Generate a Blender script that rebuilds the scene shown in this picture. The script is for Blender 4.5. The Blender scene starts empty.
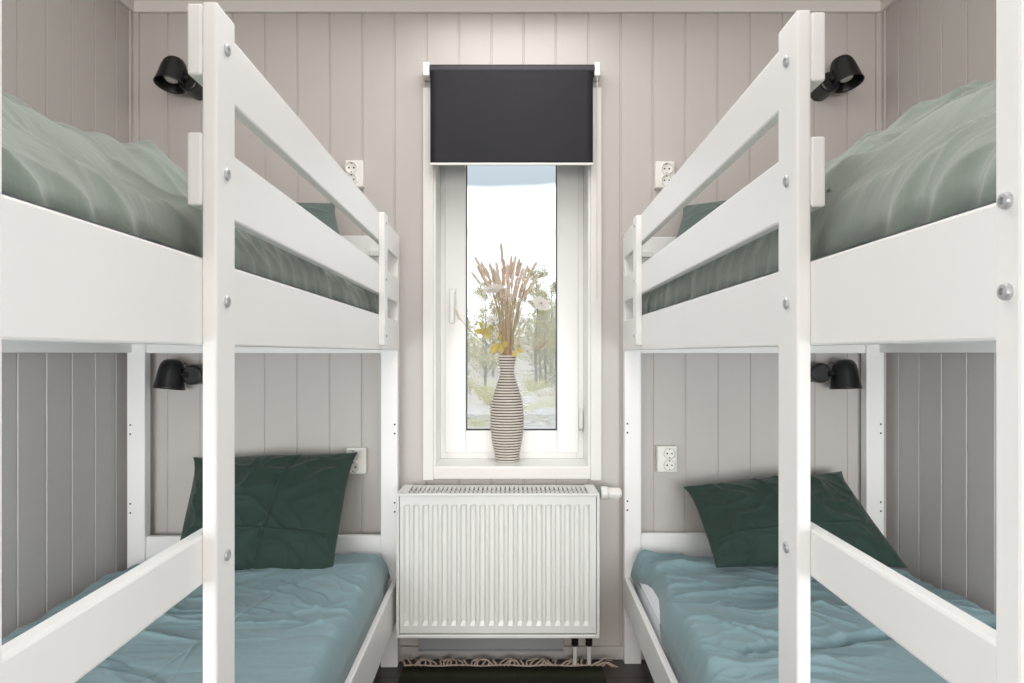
import bpy, bmesh, math, random
import numpy as np
from mathutils import Vector, Matrix, Euler

C = bpy.context.scene.collection
R = random.Random(7)
F = 1024 * 24.0 / 36.0            # focal length in pixels
CAMZ = 1.113
HX, HY = 512.0, 353.0             # vanishing point of the depth lines

# ------------------------------------------------------------------ camera
cd = bpy.data.cameras.new('camera')
cd.lens = 24.0; cd.sensor_width = 36.0; cd.sensor_fit = 'HORIZONTAL'
cd.shift_y = (HY - 341.5) / 1024.0
cd.clip_start = 0.02; cd.clip_end = 400
cam = bpy.data.objects.new('camera', cd); C.objects.link(cam)
cam.location = (0, 0, CAMZ); cam.rotation_euler = (math.pi / 2, 0, 0)
bpy.context.scene.camera = cam

# ------------------------------------------------------------------ view, world, lights
sc = bpy.context.scene
sc.view_settings.view_transform = 'Standard'
sc.view_settings.look = 'None'
sc.view_settings.gamma = 1.0
sc.view_settings.use_curve_mapping = False
sc.view_settings.exposure = 0.05

def lin(r, g, b):
    f = lambda c: (c / 255 / 12.92) if c / 255 <= 0.04045 else ((c / 255 + 0.055) / 1.055) ** 2.4
    return (f(r), f(g), f(b), 1.0)

def make_world():
    w = bpy.data.worlds.new('overcast_sky'); sc.world = w; w.use_nodes = True
    n = w.node_tree.nodes; l = w.node_tree.links; n.clear()
    out = n.new('ShaderNodeOutputWorld'); bg = n.new('ShaderNodeBackground')
    tc = n.new('ShaderNodeTexCoord'); sp = n.new('ShaderNodeSeparateXYZ')
    mp = n.new('ShaderNodeMapping'); mp.inputs['Scale'].default_value = (5, 5, 16)
    no = n.new('ShaderNodeTexNoise'); no.inputs['Scale'].default_value = 1.3; no.inputs['Detail'].default_value = 4
    ad = n.new('ShaderNodeMath'); ad.operation = 'MULTIPLY_ADD'
    ad.inputs[1].default_value = 0.010
    ra = n.new('ShaderNodeValToRGB')
    e = ra.color_ramp.elements
    e[0].position = 0.0; e[0].color = (0.45, 0.45, 0.45, 1)
    e[1].position = 1.0; e[1].color = (0.5, 0.56, 0.64, 1)
    for p, c in ((0.49, (0.5, 0.5, 0.5, 1)), (0.505, (0.86, 0.93, 1.0, 1)), (0.584, (0.86, 0.93, 1.0, 1)), (0.588, (0.43, 0.445, 0.46, 1)), (0.593, (0.86, 0.93, 1.0, 1)),
                 (0.6172, (0.86, 0.93, 1.0, 1)), (0.6186, (0.31, 0.345, 0.385, 1)), (0.66, (0.37, 0.41, 0.45, 1))):  # top band paints the blind's reflection in the pane into the sky
        x = e.new(p); x.color = c
    half = n.new('ShaderNodeMath'); half.operation = 'MULTIPLY_ADD'; half.inputs[1].default_value = 0.5; half.inputs[2].default_value = 0.496
    l.new(tc.outputs['Generated'], mp.inputs['Vector']); l.new(mp.outputs['Vector'], no.inputs['Vector'])
    l.new(tc.outputs['Generated'], sp.inputs[0])
    l.new(sp.outputs['Z'], half.inputs[0])
    l.new(no.outputs['Fac'], ad.inputs[0]); l.new(half.outputs[0], ad.inputs[2])
    l.new(ad.outputs[0], ra.inputs[0]); l.new(ra.outputs['Color'], bg.inputs['Color'])
    bg.inputs['Strength'].default_value = 1.9
    l.new(bg.outputs[0], out.inputs[0])
make_world()

def area(name, loc, rot, sx, sy, power, col, spread=180):
    d = bpy.data.lights.new(name, 'AREA'); d.shape = 'RECTANGLE'; d.size = sx; d.size_y = sy
    d.energy = power; d.color = col; d.spread = math.radians(spread)
    o = bpy.data.objects.new(name, d); C.objects.link(o); o.location = loc; o.rotation_euler = rot
    return o
area('rear_fill_light', (0, -6.4, 1.15), (math.radians(90), 0, 0), 2.6, 2.2, 180, (1.0, 0.955, 0.93))  # added warm fill behind the camera, set far back for even falloff
area('ceiling_fill_light', (0, 0.9, 2.37), (0, 0, 0), 2.5, 2.9, 10, (1.0, 0.99, 0.975))  # added ceiling-wide glow in place of bounced flash, no fixture
area('ceiling_fill_light', (0, 1.45, 2.35), (0, 0, 0), 0.6, 1.8, 12, (1.0, 0.99, 0.98))  # added to lift the brightness around the window, no lamp there
area('fill_light', (-1.15, -0.1, 0.8), (math.radians(90), 0, math.radians(-58)), 0.7, 1.3, 11, (0.96, 0.985, 1.0))
area('fill_light', (1.15, -0.1, 0.8), (math.radians(90), 0, math.radians(58)), 0.7, 1.3, 11, (0.96, 0.985, 1.0))
area('bunk_fill_light', (-0.88, 0.40, 0.80), (math.radians(90), 0, math.radians(22)), 0.7, 0.45, 4.5, (0.92, 0.97, 1.0), 118)
area('bunk_fill_light', (0.88, 0.40, 0.80), (math.radians(90), 0, math.radians(-22)), 0.7, 0.45, 4.5, (0.92, 0.97, 1.0), 118)
sc.cycles.max_bounces = 14; sc.cycles.diffuse_bounces = 9; sc.cycles.transparent_max_bounces = 16

# ------------------------------------------------------------------ helpers
def at(px, py, Y):
    return Vector(((px - HX) * Y / F, Y, CAMZ - (py - HY) * Y / F))

def mat(name, col, rough=0.5, metal=0.0, spec=0.5, sheen=0.0, bump=None, vary=None, coat=0.0):
    m = bpy.data.materials.new(name); m.use_nodes = True
    nt = m.node_tree; n = nt.nodes; l = nt.links
    b = n['Principled BSDF']
    b.inputs['Base Color'].default_value = col
    b.inputs['Roughness'].default_value = rough
    b.inputs['Metallic'].default_value = metal
    b.inputs['Specular IOR Level'].default_value = spec
    b.inputs['Sheen Weight'].default_value = sheen
    b.inputs['Coat Weight'].default_value = coat
    tc = n.new('ShaderNodeTexCoord')
    if vary:                                   # (scale, amount, stretch)
        mp = n.new('ShaderNodeMapping'); mp.inputs['Scale'].default_value = vary[2]
        no = n.new('ShaderNodeTexNoise'); no.inputs['Scale'].default_value = vary[0]; no.inputs['Detail'].default_value = 5
        mx = n.new('ShaderNodeMixRGB'); mx.blend_type = 'MIX'
        a = vary[1]
        mx.inputs[1].default_value = tuple(c * (1 - a) for c in col[:3]) + (1,)
        mx.inputs[2].default_value = tuple(min(1, c * (1 + a)) for c in col[:3]) + (1,)
        l.new(tc.outputs['Object'], mp.inputs[0]); l.new(mp.outputs[0], no.inputs['Vector'])
        l.new(no.outputs['Fac'], mx.inputs[0]); l.new(mx.outputs[0], b.inputs['Base Color'])
    if bump:                                   # (scale, strength, stretch)
        mp = n.new('ShaderNodeMapping'); mp.inputs['Scale'].default_value = bump[2]
        no = n.new('ShaderNodeTexNoise'); no.inputs['Scale'].default_value = bump[0]; no.inputs['Detail'].default_value = 6
        bp = n.new('ShaderNodeBump'); bp.inputs['Strength'].default_value = bump[1]; bp.inputs['Distance'].default_value = 0.004
        l.new(tc.outputs['Object'], mp.inputs[0]); l.new(mp.outputs[0], no.inputs['Vector'])
        l.new(no.outputs['Fac'], bp.inputs['Height']); l.new(bp.outputs[0], b.inputs['Normal'])
    return m

M = {}
M['wall'] = mat('greige_painted_panel', lin(196, 191, 187), 0.45, bump=(8, 0.06, (6, 6, 1)), vary=(3, 0.03, (2, 2, 1)))
M['ceiling'] = mat('ceiling_paint', lin(200, 190, 184), 0.6)
M['trim'] = mat('white_trim_paint', lin(234, 231, 227), 0.4)
M['wood'] = mat('white_painted_wood', lin(246, 245, 243), 0.38, vary=(4, 0.012, (3, 1, 1)), bump=(30, 0.02, (1, 1, 1)))
M['pvc'] = mat('white_window_plastic', lin(240, 240, 238), 0.25)
M['enamel'] = mat('white_radiator_enamel', lin(232, 233, 229), 0.28)
M['shadowgap'] = mat('dark_inner_metal', lin(130, 133, 136), 0.6)  # metal of fins and valve; also greys the grille slots
M['plastic'] = mat('white_plastic', lin(238, 236, 230), 0.3)
M['hole'] = mat('dark_hole', lin(22, 20, 19), 0.9)
M['black'] = mat('black_metal', lin(17, 17, 18), 0.35, vary=(5, 0.1, (1, 1, 1)))
M['bulb'] = mat('frosted_bulb', lin(225, 225, 220), 0.3)
M['steel'] = mat('zinc_steel', lin(196, 198, 200), 0.4, metal=0.55)
M['cover_grey'] = mat('mid_grey_cover', lin(150, 153, 154), 0.45)  # even mid grey, darker than the rest of the radiator
M['blind'] = mat('charcoal_blind_fabric', lin(65, 64, 72), 0.75, bump=(400, 0.08, (1, 1, 1)))
M['blindtube'] = mat('dark_blind_tube', lin(48, 47, 54), 0.6)
M['sheet'] = mat('white_mattress_cotton', lin(232, 234, 240), 0.9)
M['sage'] = mat('sage_cotton', lin(133, 144, 135), 0.8, sheen=0.35, bump=(26, 0.7, (1, 1.6, 1)))
M['teal'] = mat('teal_cotton', lin(127, 153, 159), 0.85, sheen=0.2, bump=(17, 0.7, (1, 2.2, 1)))
M['green'] = mat('dark_green_cotton', lin(36, 59, 51), 0.8, sheen=0.15, bump=(24, 0.35, (1, 1, 2)))
M['sagep'] = mat('grey_green_cotton', lin(88, 102, 98), 0.85, sheen=0.2, bump=(24, 0.3, (1, 1, 2)))
M['vase'] = mat('dark_brown_vase_core', lin(70, 52, 40), 0.8)
M['cord'] = mat('pale_paper_cord', lin(214, 206, 196), 0.8, vary=(60, 0.12, (1, 1, 1)))
M['stem'] = mat('dry_stem', lin(186, 164, 136), 0.8, vary=(40, 0.25, (1, 1, 0.3)))
M['spike'] = mat('dry_seed_head', lin(205, 172, 142), 0.95, vary=(120, 0.28, (1, 1, 1)))
M['spikegrey'] = mat('grey_seed_head', lin(186, 172, 160), 0.95, vary=(120, 0.28, (1, 1, 1)))
M['petal'] = mat('white_dry_petal', lin(246, 243, 238), 0.9)
M['leaf'] = mat('yellow_dry_leaf', lin(203, 176, 88), 0.8, vary=(60, 0.2, (1, 1, 1)))
M['bract'] = mat('brown_bract', lin(104, 82, 60), 0.9)
M['fringe'] = mat('cream_fringe_yarn', lin(205, 188, 172), 0.95)
M['bark'] = mat('hazed_bark', lin(158, 150, 138), 0.9, vary=(6, 0.2, (1, 1, 3)))  # tree and bush colours paled to paint in haze and overexposure
M['twig'] = mat('grey_twigs', lin(160, 154, 140), 0.9)
M['needle'] = mat('hazed_green_needles', lin(172, 176, 146), 0.9, vary=(3, 0.2, (1, 1, 1)))
M['buds'] = mat('hazed_yellow_buds', lin(212, 205, 164), 0.9, vary=(3, 0.15, (1, 1, 1)))
M['rock'] = mat('pale_stone', lin(222, 216, 210), 0.95, vary=(5, 0.15, (1, 1, 1)), bump=(6, 0.6, (1, 1, 1)))

def mat_trans(name, col, fac=0.5):
    m = mat(name, col, 0.9, vary=(90, 0.18, (1, 1, 1)))
    n = m.node_tree.nodes; l = m.node_tree.links
    t = n.new('ShaderNodeBsdfTranslucent'); t.inputs[0].default_value = col
    mx = n.new('ShaderNodeMixShader'); mx.inputs[0].default_value = fac
    out = n['Material Output']
    l.new(n['Principled BSDF'].outputs[0], mx.inputs[1]); l.new(t.outputs[0], mx.inputs[2]); l.new(mx.outputs[0], out.inputs[0])
    return m
M['petal'] = mat_trans('white_dry_petal', lin(250, 247, 242), 0.55)
M['leaf'] = mat_trans('yellow_dry_leaf', lin(242, 226, 156), 0.5)
M['spike'] = mat_trans('dry_seed_head', lin(250, 234, 220), 0.5)
M['spikegrey'] = mat_trans('grey_seed_head', lin(238, 226, 215), 0.5)

def glass_mat():
    m = bpy.data.materials.new('window_glass'); m.use_nodes = True
    n = m.node_tree.nodes; l = m.node_tree.links; n.clear()
    out = n.new('ShaderNodeOutputMaterial'); mx = n.new('ShaderNodeMixShader'); t = n.new('ShaderNodeBsdfTransparent')
    g = n.new('ShaderNodeBsdfGlossy'); g.inputs['Roughness'].default_value = 0.02
    t.inputs[0].default_value = (0.98, 0.99, 0.985, 1)
    fr = n.new('ShaderNodeFresnel'); fr.inputs['IOR'].default_value = 1.2
    l.new(fr.outputs[0], mx.inputs[0]); l.new(t.outputs[0], mx.inputs[1]); l.new(g.outputs[0], mx.inputs[2]); l.new(mx.outputs[0], out.inputs[0])
    return m
M['glass'] = glass_mat()

def floor_mat():
    m = mat('dark_wood_planks', lin(70, 62, 58), 0.4)
    n = m.node_tree.nodes; l = m.node_tree.links; b = n['Principled BSDF']
    tc = n.new('ShaderNodeTexCoord'); mp = n.new('ShaderNodeMapping')
    br = n.new('ShaderNodeTexBrick'); br.inputs['Scale'].default_value = 1.0
    br.inputs['Brick Width'].default_value = 1.3; br.inputs['Row Height'].default_value = 0.13
    br.inputs['Mortar Size'].default_value = 0.002
    br.inputs['Color1'].default_value = lin(84, 74, 69); br.inputs['Color2'].default_value = lin(66, 58, 55); br.inputs['Mortar'].default_value = lin(30, 26, 25)
    no = n.new('ShaderNodeTexNoise'); no.inputs['Scale'].default_value = 9; no.inputs['Detail'].default_value = 8
    m2 = n.new('ShaderNodeMapping'); m2.inputs['Scale'].default_value = (0.6, 9, 1)
    mx = n.new('ShaderNodeMixRGB'); mx.blend_type = 'MULTIPLY'; mx.inputs[0].default_value = 0.55
    cr = n.new('ShaderNodeValToRGB'); cr.color_ramp.elements[0].color = (0.5, 0.48, 0.46, 1); cr.color_ramp.elements[1].color = (1.25, 1.2, 1.15, 1)
    l.new(tc.outputs['Object'], mp.inputs[0]); l.new(mp.outputs[0], br.inputs['Vector'])
    l.new(tc.outputs['Object'], m2.inputs[0]); l.new(m2.outputs[0], no.inputs['Vector'])
    l.new(no.outputs['Fac'], cr.inputs[0]); l.new(br.outputs['Color'], mx.inputs[1]); l.new(cr.outputs[0], mx.inputs[2])
    l.new(mx.outputs[0], b.inputs['Base Color'])
    return m
M['floor'] = floor_mat()

def rug_mat():
    m = mat('olive_woven_wool', lin(46, 52, 32), 0.95)
    n = m.node_tree.nodes; l = m.node_tree.links; b = n['Principled BSDF']
    tc = n.new('ShaderNodeTexCoord')
    wv = n.new('ShaderNodeTexWave'); wv.bands_direction = 'Y'; wv.inputs['Scale'].default_value = 3.2; wv.inputs['Distortion'].default_value = 0.6
    w2 = n.new('ShaderNodeTexWave'); w2.bands_direction = 'X'; w2.inputs['Scale'].default_value = 60
    cr = n.new('ShaderNodeValToRGB'); cr.color_ramp.elements[0].color = lin(38, 42, 27); cr.color_ramp.elements[1].color = lin(66, 72, 50)
    bp = n.new('ShaderNodeBump'); bp.inputs['Strength'].default_value = 0.5; bp.inputs['Distance'].default_value = 0.003
    l.new(tc.outputs['Object'], wv.inputs['Vector']); l.new(tc.outputs['Object'], w2.inputs['Vector'])
    l.new(wv.outputs['Fac'], cr.inputs[0]); l.new(cr.outputs[0], b.inputs['Base Color'])
    l.new(w2.outputs['Fac'], bp.inputs['Height']); l.new(bp.outputs[0], b.inputs['Normal'])
    return m
M['rug'] = rug_mat()

def ground_mat():
    m = mat('pale_ground', lin(205, 198, 180), 0.95)
    n = m.node_tree.nodes; l = m.node_tree.links; b = n['Principled BSDF']
    tc = n.new('ShaderNodeTexCoord'); no = n.new('ShaderNodeTexNoise'); no.inputs['Scale'].default_value = 0.45; no.inputs['Detail'].default_value = 6
    n2 = n.new('ShaderNodeTexNoise'); n2.inputs['Scale'].default_value = 6; n2.inputs['Detail'].default_value = 6
    cr = n.new('ShaderNodeValToRGB'); e = cr.color_ramp.elements
    e[0].position = 0.50; e[0].color = lin(240, 230, 220); e[1].position = 0.66; e[1].color = lin(222, 214, 178)
    mx = n.new('ShaderNodeMixRGB'); mx.blend_type = 'MULTIPLY'; mx.inputs[0].default_value = 0.8
    c2 = n.new('ShaderNodeValToRGB'); c2.color_ramp.elements[0].position = 0.3; c2.color_ramp.elements[0].color = (0.62, 0.6, 0.56, 1); c2.color_ramp.elements[1].position = 0.6; c2.color_ramp.elements[1].color = (1, 1, 1, 1)
    l.new(tc.outputs['Object'], no.inputs['Vector']); l.new(tc.outputs['Object'], n2.inputs['Vector'])
    l.new(no.outputs['Fac'], cr.inputs[0]); l.new(n2.outputs['Fac'], c2.inputs[0])
    l.new(cr.outputs[0], mx.inputs[1]); l.new(c2.outputs[0], mx.inputs[2]); l.new(mx.outputs[0], b.inputs['Base Color'])
    return m
M['ground'] = ground_mat()

def thing(name, label, cat, loc=(0, 0, 0), rot=(0, 0, 0), group=None, kind=None):
    o = bpy.data.objects.new(name, None); C.objects.link(o)
    o.empty_display_size = 0.05
    o.location = loc; o.rotation_euler = rot
    tag(o, label, cat, group, kind)
    return o

def tag(o, label=None, cat=None, group=None, kind=None):
    if label: o['label'] = label
    if cat: o['category'] = cat
    if group: o['group'] = group
    if kind: o['kind'] = kind
    elif label: o['kind'] = 'thing'
    return o

def world_m(o):
    m = Matrix.LocRotScale(o.location, o.rotation_euler, o.scale)
    return world_m(o.parent) @ m if o.parent else m

def obj(name, bm, material, parent=None, loc=None, rot=None, smooth=False, world=False):
    """Link a bmesh as ONE mesh object. world=True: the bmesh is in world coordinates."""
    if isinstance(bm, bpy.types.Mesh):
        me = bm
    else:
        me = bpy.data.meshes.new(name); bm.to_mesh(me); bm.free()
    if not me.materials: me.materials.append(material)
    o = bpy.data.objects.new(name, me); C.objects.link(o)
    if parent: o.parent = parent
    if loc is not None: o.location = loc
    if rot is not None: o.rotation_euler = rot
    if world:
        me.transform(world_m(o).inverted())
    if smooth:
        for p in me.polygons: p.use_smooth = True
    return o

def struct(name, bm, m, parent=None, smooth=False):
    o = obj(name, bm, m, parent, smooth=smooth)
    if not parent: o['kind'] = 'structure'
    return o

def NB(): return bmesh.new()

def box(bm, x0, x1, y0, y1, z0, z1, bev=0.0, seg=2):
    x0, x1 = min(x0, x1), max(x0, x1); y0, y1 = min(y0, y1), max(y0, y1); z0, z1 = min(z0, z1), max(z0, z1)
    t = bmesh.new()
    vs = [t.verts.new(p) for p in ((x0, y0, z0), (x1, y0, z0), (x1, y1, z0), (x0, y1, z0), (x0, y0, z1), (x1, y0, z1), (x1, y1, z1), (x0, y1, z1))]
    for f in ((0, 3, 2, 1), (4, 5, 6, 7), (0, 1, 5, 4), (1, 2, 6, 5), (2, 3, 7, 6), (3, 0, 4, 7)):
        t.faces.new([vs[i] for i in f])
    if bev > 0:
        bmesh.ops.bevel(t, geom=t.edges[:], offset=bev, segments=seg, profile=0.5, affect='EDGES')
    join(bm, t)
    return bm

def join(bm, t, mtx=None):
    if mtx is not None: bmesh.ops.transform(t, matrix=mtx, verts=t.verts)
    me = bpy.data.meshes.new('tmp'); t.to_mesh(me); t.free()
    bm.from_mesh(me); bpy.data.meshes.remove(me)

def lathe(bm, prof, seg=32, mtx=None, close=False):
    """prof = list of (r, z); revolved about Z."""
    t = bmesh.new(); rings = []
    for r, z in prof:
        if r < 1e-6:
            rings.append([t.verts.new((0, 0, z))])
        else:
            rings.append([t.verts.new((r * math.cos(2 * math.pi * i / seg), r * math.sin(2 * math.pi * i / seg), z)) for i in range(seg)])
    for a, b in zip(rings[:-1], rings[1:]):
        for i in range(seg):
            j = (i + 1) % seg
            if len(a) == 1 and len(b) == 1: continue
            if len(a) == 1: t.faces.new((a[0], b[j], b[i]))
            elif len(b) == 1: t.faces.new((a[i], a[j], b[0]))
            else: t.faces.new((a[i], a[j], b[j], b[i]))
    bmesh.ops.recalc_face_normals(t, faces=t.faces[:])
    join(bm, t, mtx)
    return bm

def tube(bm, pts, rads, seg=8, cap=True):
    pts = [Vector(p) for p in pts]
    if not hasattr(rads, '__len__'): rads = [rads] * len(pts)
    prev = None; rings = []
    d = (pts[1] - pts[0]).normalized()
    ref = Vector((0, 0, 1)) if abs(d.z) < 0.9 else Vector((1, 0, 0))
    nrm = d.cross(ref).normalized()
    for i, p in enumerate(pts):
        a = pts[max(i - 1, 0)]; b = pts[min(i + 1, len(pts) - 1)]
        d = (b - a).normalized()
        nrm = (nrm - d * nrm.dot(d)).normalized()
        bi = d.cross(nrm)
        rings.append([bm.verts.new(p + (nrm * math.cos(2 * math.pi * k / seg) + bi * math.sin(2 * math.pi * k / seg)) * rads[i]) for k in range(seg)])
    for a, b in zip(rings[:-1], rings[1:]):
        for k in range(seg):
            j = (k + 1) % seg
            bm.faces.new((a[k], a[j], b[j], b[k]))
    if cap and seg > 2:
        bm.faces.new(rings[0][::-1]); bm.faces.new(rings[-1])
    return bm

def axis_m(p, d):
    """matrix that takes +Z to direction d at point p"""
    return Matrix.Translation(p) @ Vector(d).to_track_quat('Z', 'Y').to_matrix().to_4x4()

# numpy gradient noise -------------------------------------------------
def perlin(x, y, seed=0):
    x = np.asarray(x, float); y = np.asarray(y, float)
    ix = np.floor(x).astype(np.int64); iy = np.floor(y).astype(np.int64)
    fx = x - ix; fy = y - iy
    def g(a, b, dx, dy):
        n = (a * 374761393 + b * 668265263 + seed * 1442695041) & 0xffffffff
        n = ((n ^ (n >> 13)) * 1274126177) & 0xffffffff
        n = n ^ (n >> 16)
        t = n / 4294967296.0 * 2 * math.pi
        return np.cos(t) * dx + np.sin(t) * dy
    u = fx ** 3 * (fx * (fx * 6 - 15) + 10); v = fy ** 3 * (fy * (fy * 6 - 15) + 10)
    a = g(ix, iy, fx, fy); b = g(ix + 1, iy, fx - 1, fy); c = g(ix, iy + 1, fx, fy - 1); d = g(ix + 1, iy + 1, fx - 1, fy - 1)
    return (a + (b - a) * u) * (1 - v) + (c + (d - c) * u) * v

def ridged(x, y, seed=0, p=3.0):
    return np.clip(1 - np.abs(perlin(x, y, seed)) * 2.2, 0, 1) ** p

def wrinkles(u, v, seed, k=1.0, ang=0.35):
    """soft undulation with sharp narrow creases, mostly running across the bed, in metres"""
    wu = u + 0.06 * perlin(u * 3, v * 3, seed + 9) + 0.012 * perlin(u * 14, v * 14, seed + 19)
    wv = v + 0.06 * perlin(u * 3, v * 3, seed + 10) + 0.012 * perlin(u * 14, v * 14, seed + 20)
    ca, sa = math.cos(ang), math.sin(ang)
    a = wu * ca + wv * sa; b = -wu * sa + wv * ca
    m = np.clip(perlin(u * 2.4, v * 2.4, seed + 3) * 2.0 + 0.55, 0.08, 1)
    m2 = np.clip(perlin(u * 3.1, v * 3.1, seed + 4) * 2.0 + 0.45, 0.0, 1)
    h = 0.006 * perlin(u * 4, v * 6, seed + 30)
    h += 0.0085 * ridged(a * 1.3, b * 4.5, seed, 9) * m
    h += 0.0060 * ridged(a * 2.6 + 3, b * 9, seed + 1, 8) * m
    h -= 0.0050 * ridged(a * 2.0 + 8, b * 7, seed + 11, 10) * m2
    a2 = wu * math.cos(-0.75) + wv * math.sin(-0.75); b2 = -wu * math.sin(-0.75) + wv * math.cos(-0.75)
    h += 0.0055 * ridged(a2 * 1.8, b2 * 6, seed + 2, 10) * m2
    h += 0.0022 * ridged(a * 9, b * 22, seed + 5, 4) * m
    return h * k

# ------------------------------------------------------------------ the room
WY = 2.4915; XL, XR = -1.385, 1.352; ZC = 2.394; YB = -6.6  # YB: room lengthened rearward to even out the light from behind
WOX0, WOX1 = -0.2885, 0.2885            # window opening
WOZ0, WOZ1 = 0.701, 2.08
YF = 2.66                                # window frame plane

def groove_profile(a0, a1, first, pitch=0.118, w=0.0085, d=0.004):
    pts = [(a0, 0.0)]
    k = math.ceil((a0 - first) / pitch)
    while first + k * pitch < a1:
        g = first + k * pitch
        if g - w / 2 > a0 + 1e-4 and g + w / 2 < a1 - 1e-4:
            pts += [(g - w / 2, 0.0), (g - w / 4, d), (g + w / 4, d), (g + w / 2, 0.0)]
        k += 1
    pts.append((a1, 0.0))
    return pts

def back_wall():
    bm = NB(); first = (426.7 - 512) / 274.0
    def strip(x0, x1, z0, z1):
        pr = groove_profile(x0, x1, first, 0.1179)
        lo = [bm.verts.new((x, WY + d, z0)) for x, d in pr]; hi = [bm.verts.new((x, WY + d, z1)) for x, d in pr]
        for i in range(len(pr) - 1): bm.faces.new((lo[i], lo[i + 1], hi[i + 1], hi[i]))
        box(bm, x0, x1, WY + 0.006, WY + 0.22, z0, z1)
    strip(XL, WOX0, 0, ZC); strip(WOX1, XR, 0, ZC); strip(WOX0, WOX1, 0, WOZ0 - 0.02); strip(WOX0, WOX1, WOZ1, ZC)
    return struct('wall_back', bm, M['wall'])
back_wall()

def side_wall(name, x, s, first):
    bm = NB()
    pr = groove_profile(YB, WY, first, 0.1188)
    lo = [bm.verts.new((x + s * d, y, 0)) for y, d in pr]; hi = [bm.verts.new((x + s * d, y, ZC)) for y, d in pr]
    for i in range(len(pr) - 1):
        f = (lo[i], lo[i + 1], hi[i + 1], hi[i])
        bm.faces.new(f if s < 0 else f[::-1])
    box(bm, x + s * 0.006, x + s * 0.12, YB, WY + 0.22, 0, ZC)
    return struct(name, bm, M['wall'])
side_wall('wall_left', XL, -1, 1.911)
side_wall('wall_right', XR, 1, 2.147)

bm = NB(); box(bm, XL - .12, XR + .12, YB - .1, YB, 0, ZC); struct('wall_front', bm, M['wall'])
bm = NB(); box(bm, XL - .12, XR + .12, YB, WY + .22, -0.1, 0.0); struct('floor', bm, M['floor'])
def ceiling():
    bm = NB()
    pr = groove_profile(YB, WY, 2.41, 0.118)
    lo = [bm.verts.new((XL, y, ZC + d)) for y, d in pr]; hi = [bm.verts.new((XR, y, ZC + d)) for y, d in pr]
    for i in range(len(pr) - 1): bm.faces.new((lo[i], lo[i + 1], hi[i + 1], hi[i])[::-1])
    box(bm, XL - .12, XR + .12, YB, WY + .22, ZC + 0.006, ZC + 0.1)
    struct('ceiling', bm, M['ceiling'])
ceiling()
bm = NB(); box(bm, XL, XR, WY - 0.016, WY, 2.352, ZC, 0.003); struct('trim_1', bm, M['trim'])
bm = NB(); box(bm, XL, XL + 0.016, YB, WY - 0.016, 2.352, ZC, 0.003); struct('trim_2', bm, M['trim'])
bm = NB(); box(bm, XR - 0.016, XR, YB, WY - 0.016, 2.352, ZC, 0.003); struct('trim_3', bm, M['trim'])
bm = NB(); box(bm, XL, XL + 0.026, WY - 0.008, WY, 0.045, 2.352, 0.002); box(bm, XL, XL + 0.008, WY - 0.026, WY, 0.045, 2.352, 0.002); struct('trim_4', bm, M['wall'])
bm = NB(); box(bm, XR - 0.026, XR, WY - 0.008, WY, 0.045, 2.352, 0.002); box(bm, XR - 0.008, XR, WY - 0.026, WY, 0.045, 2.352, 0.002); struct('trim_5', bm, M['wall'])
bm = NB(); box(bm, XL, XR, WY - 0.014, WY, 0, 0.046, 0.002); struct('baseboard_back', bm, M['wall'])
bm = NB(); box(bm, XL, XL + 0.012, YB, WY - .014, 0, 0.046, 0.002); struct('baseboard_left', bm, M['wall'])
bm = NB(); box(bm, XR - 0.012, XR, YB, WY - .014, 0, 0.046, 0.002); struct('baseboard_right', bm, M['wall'])

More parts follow.
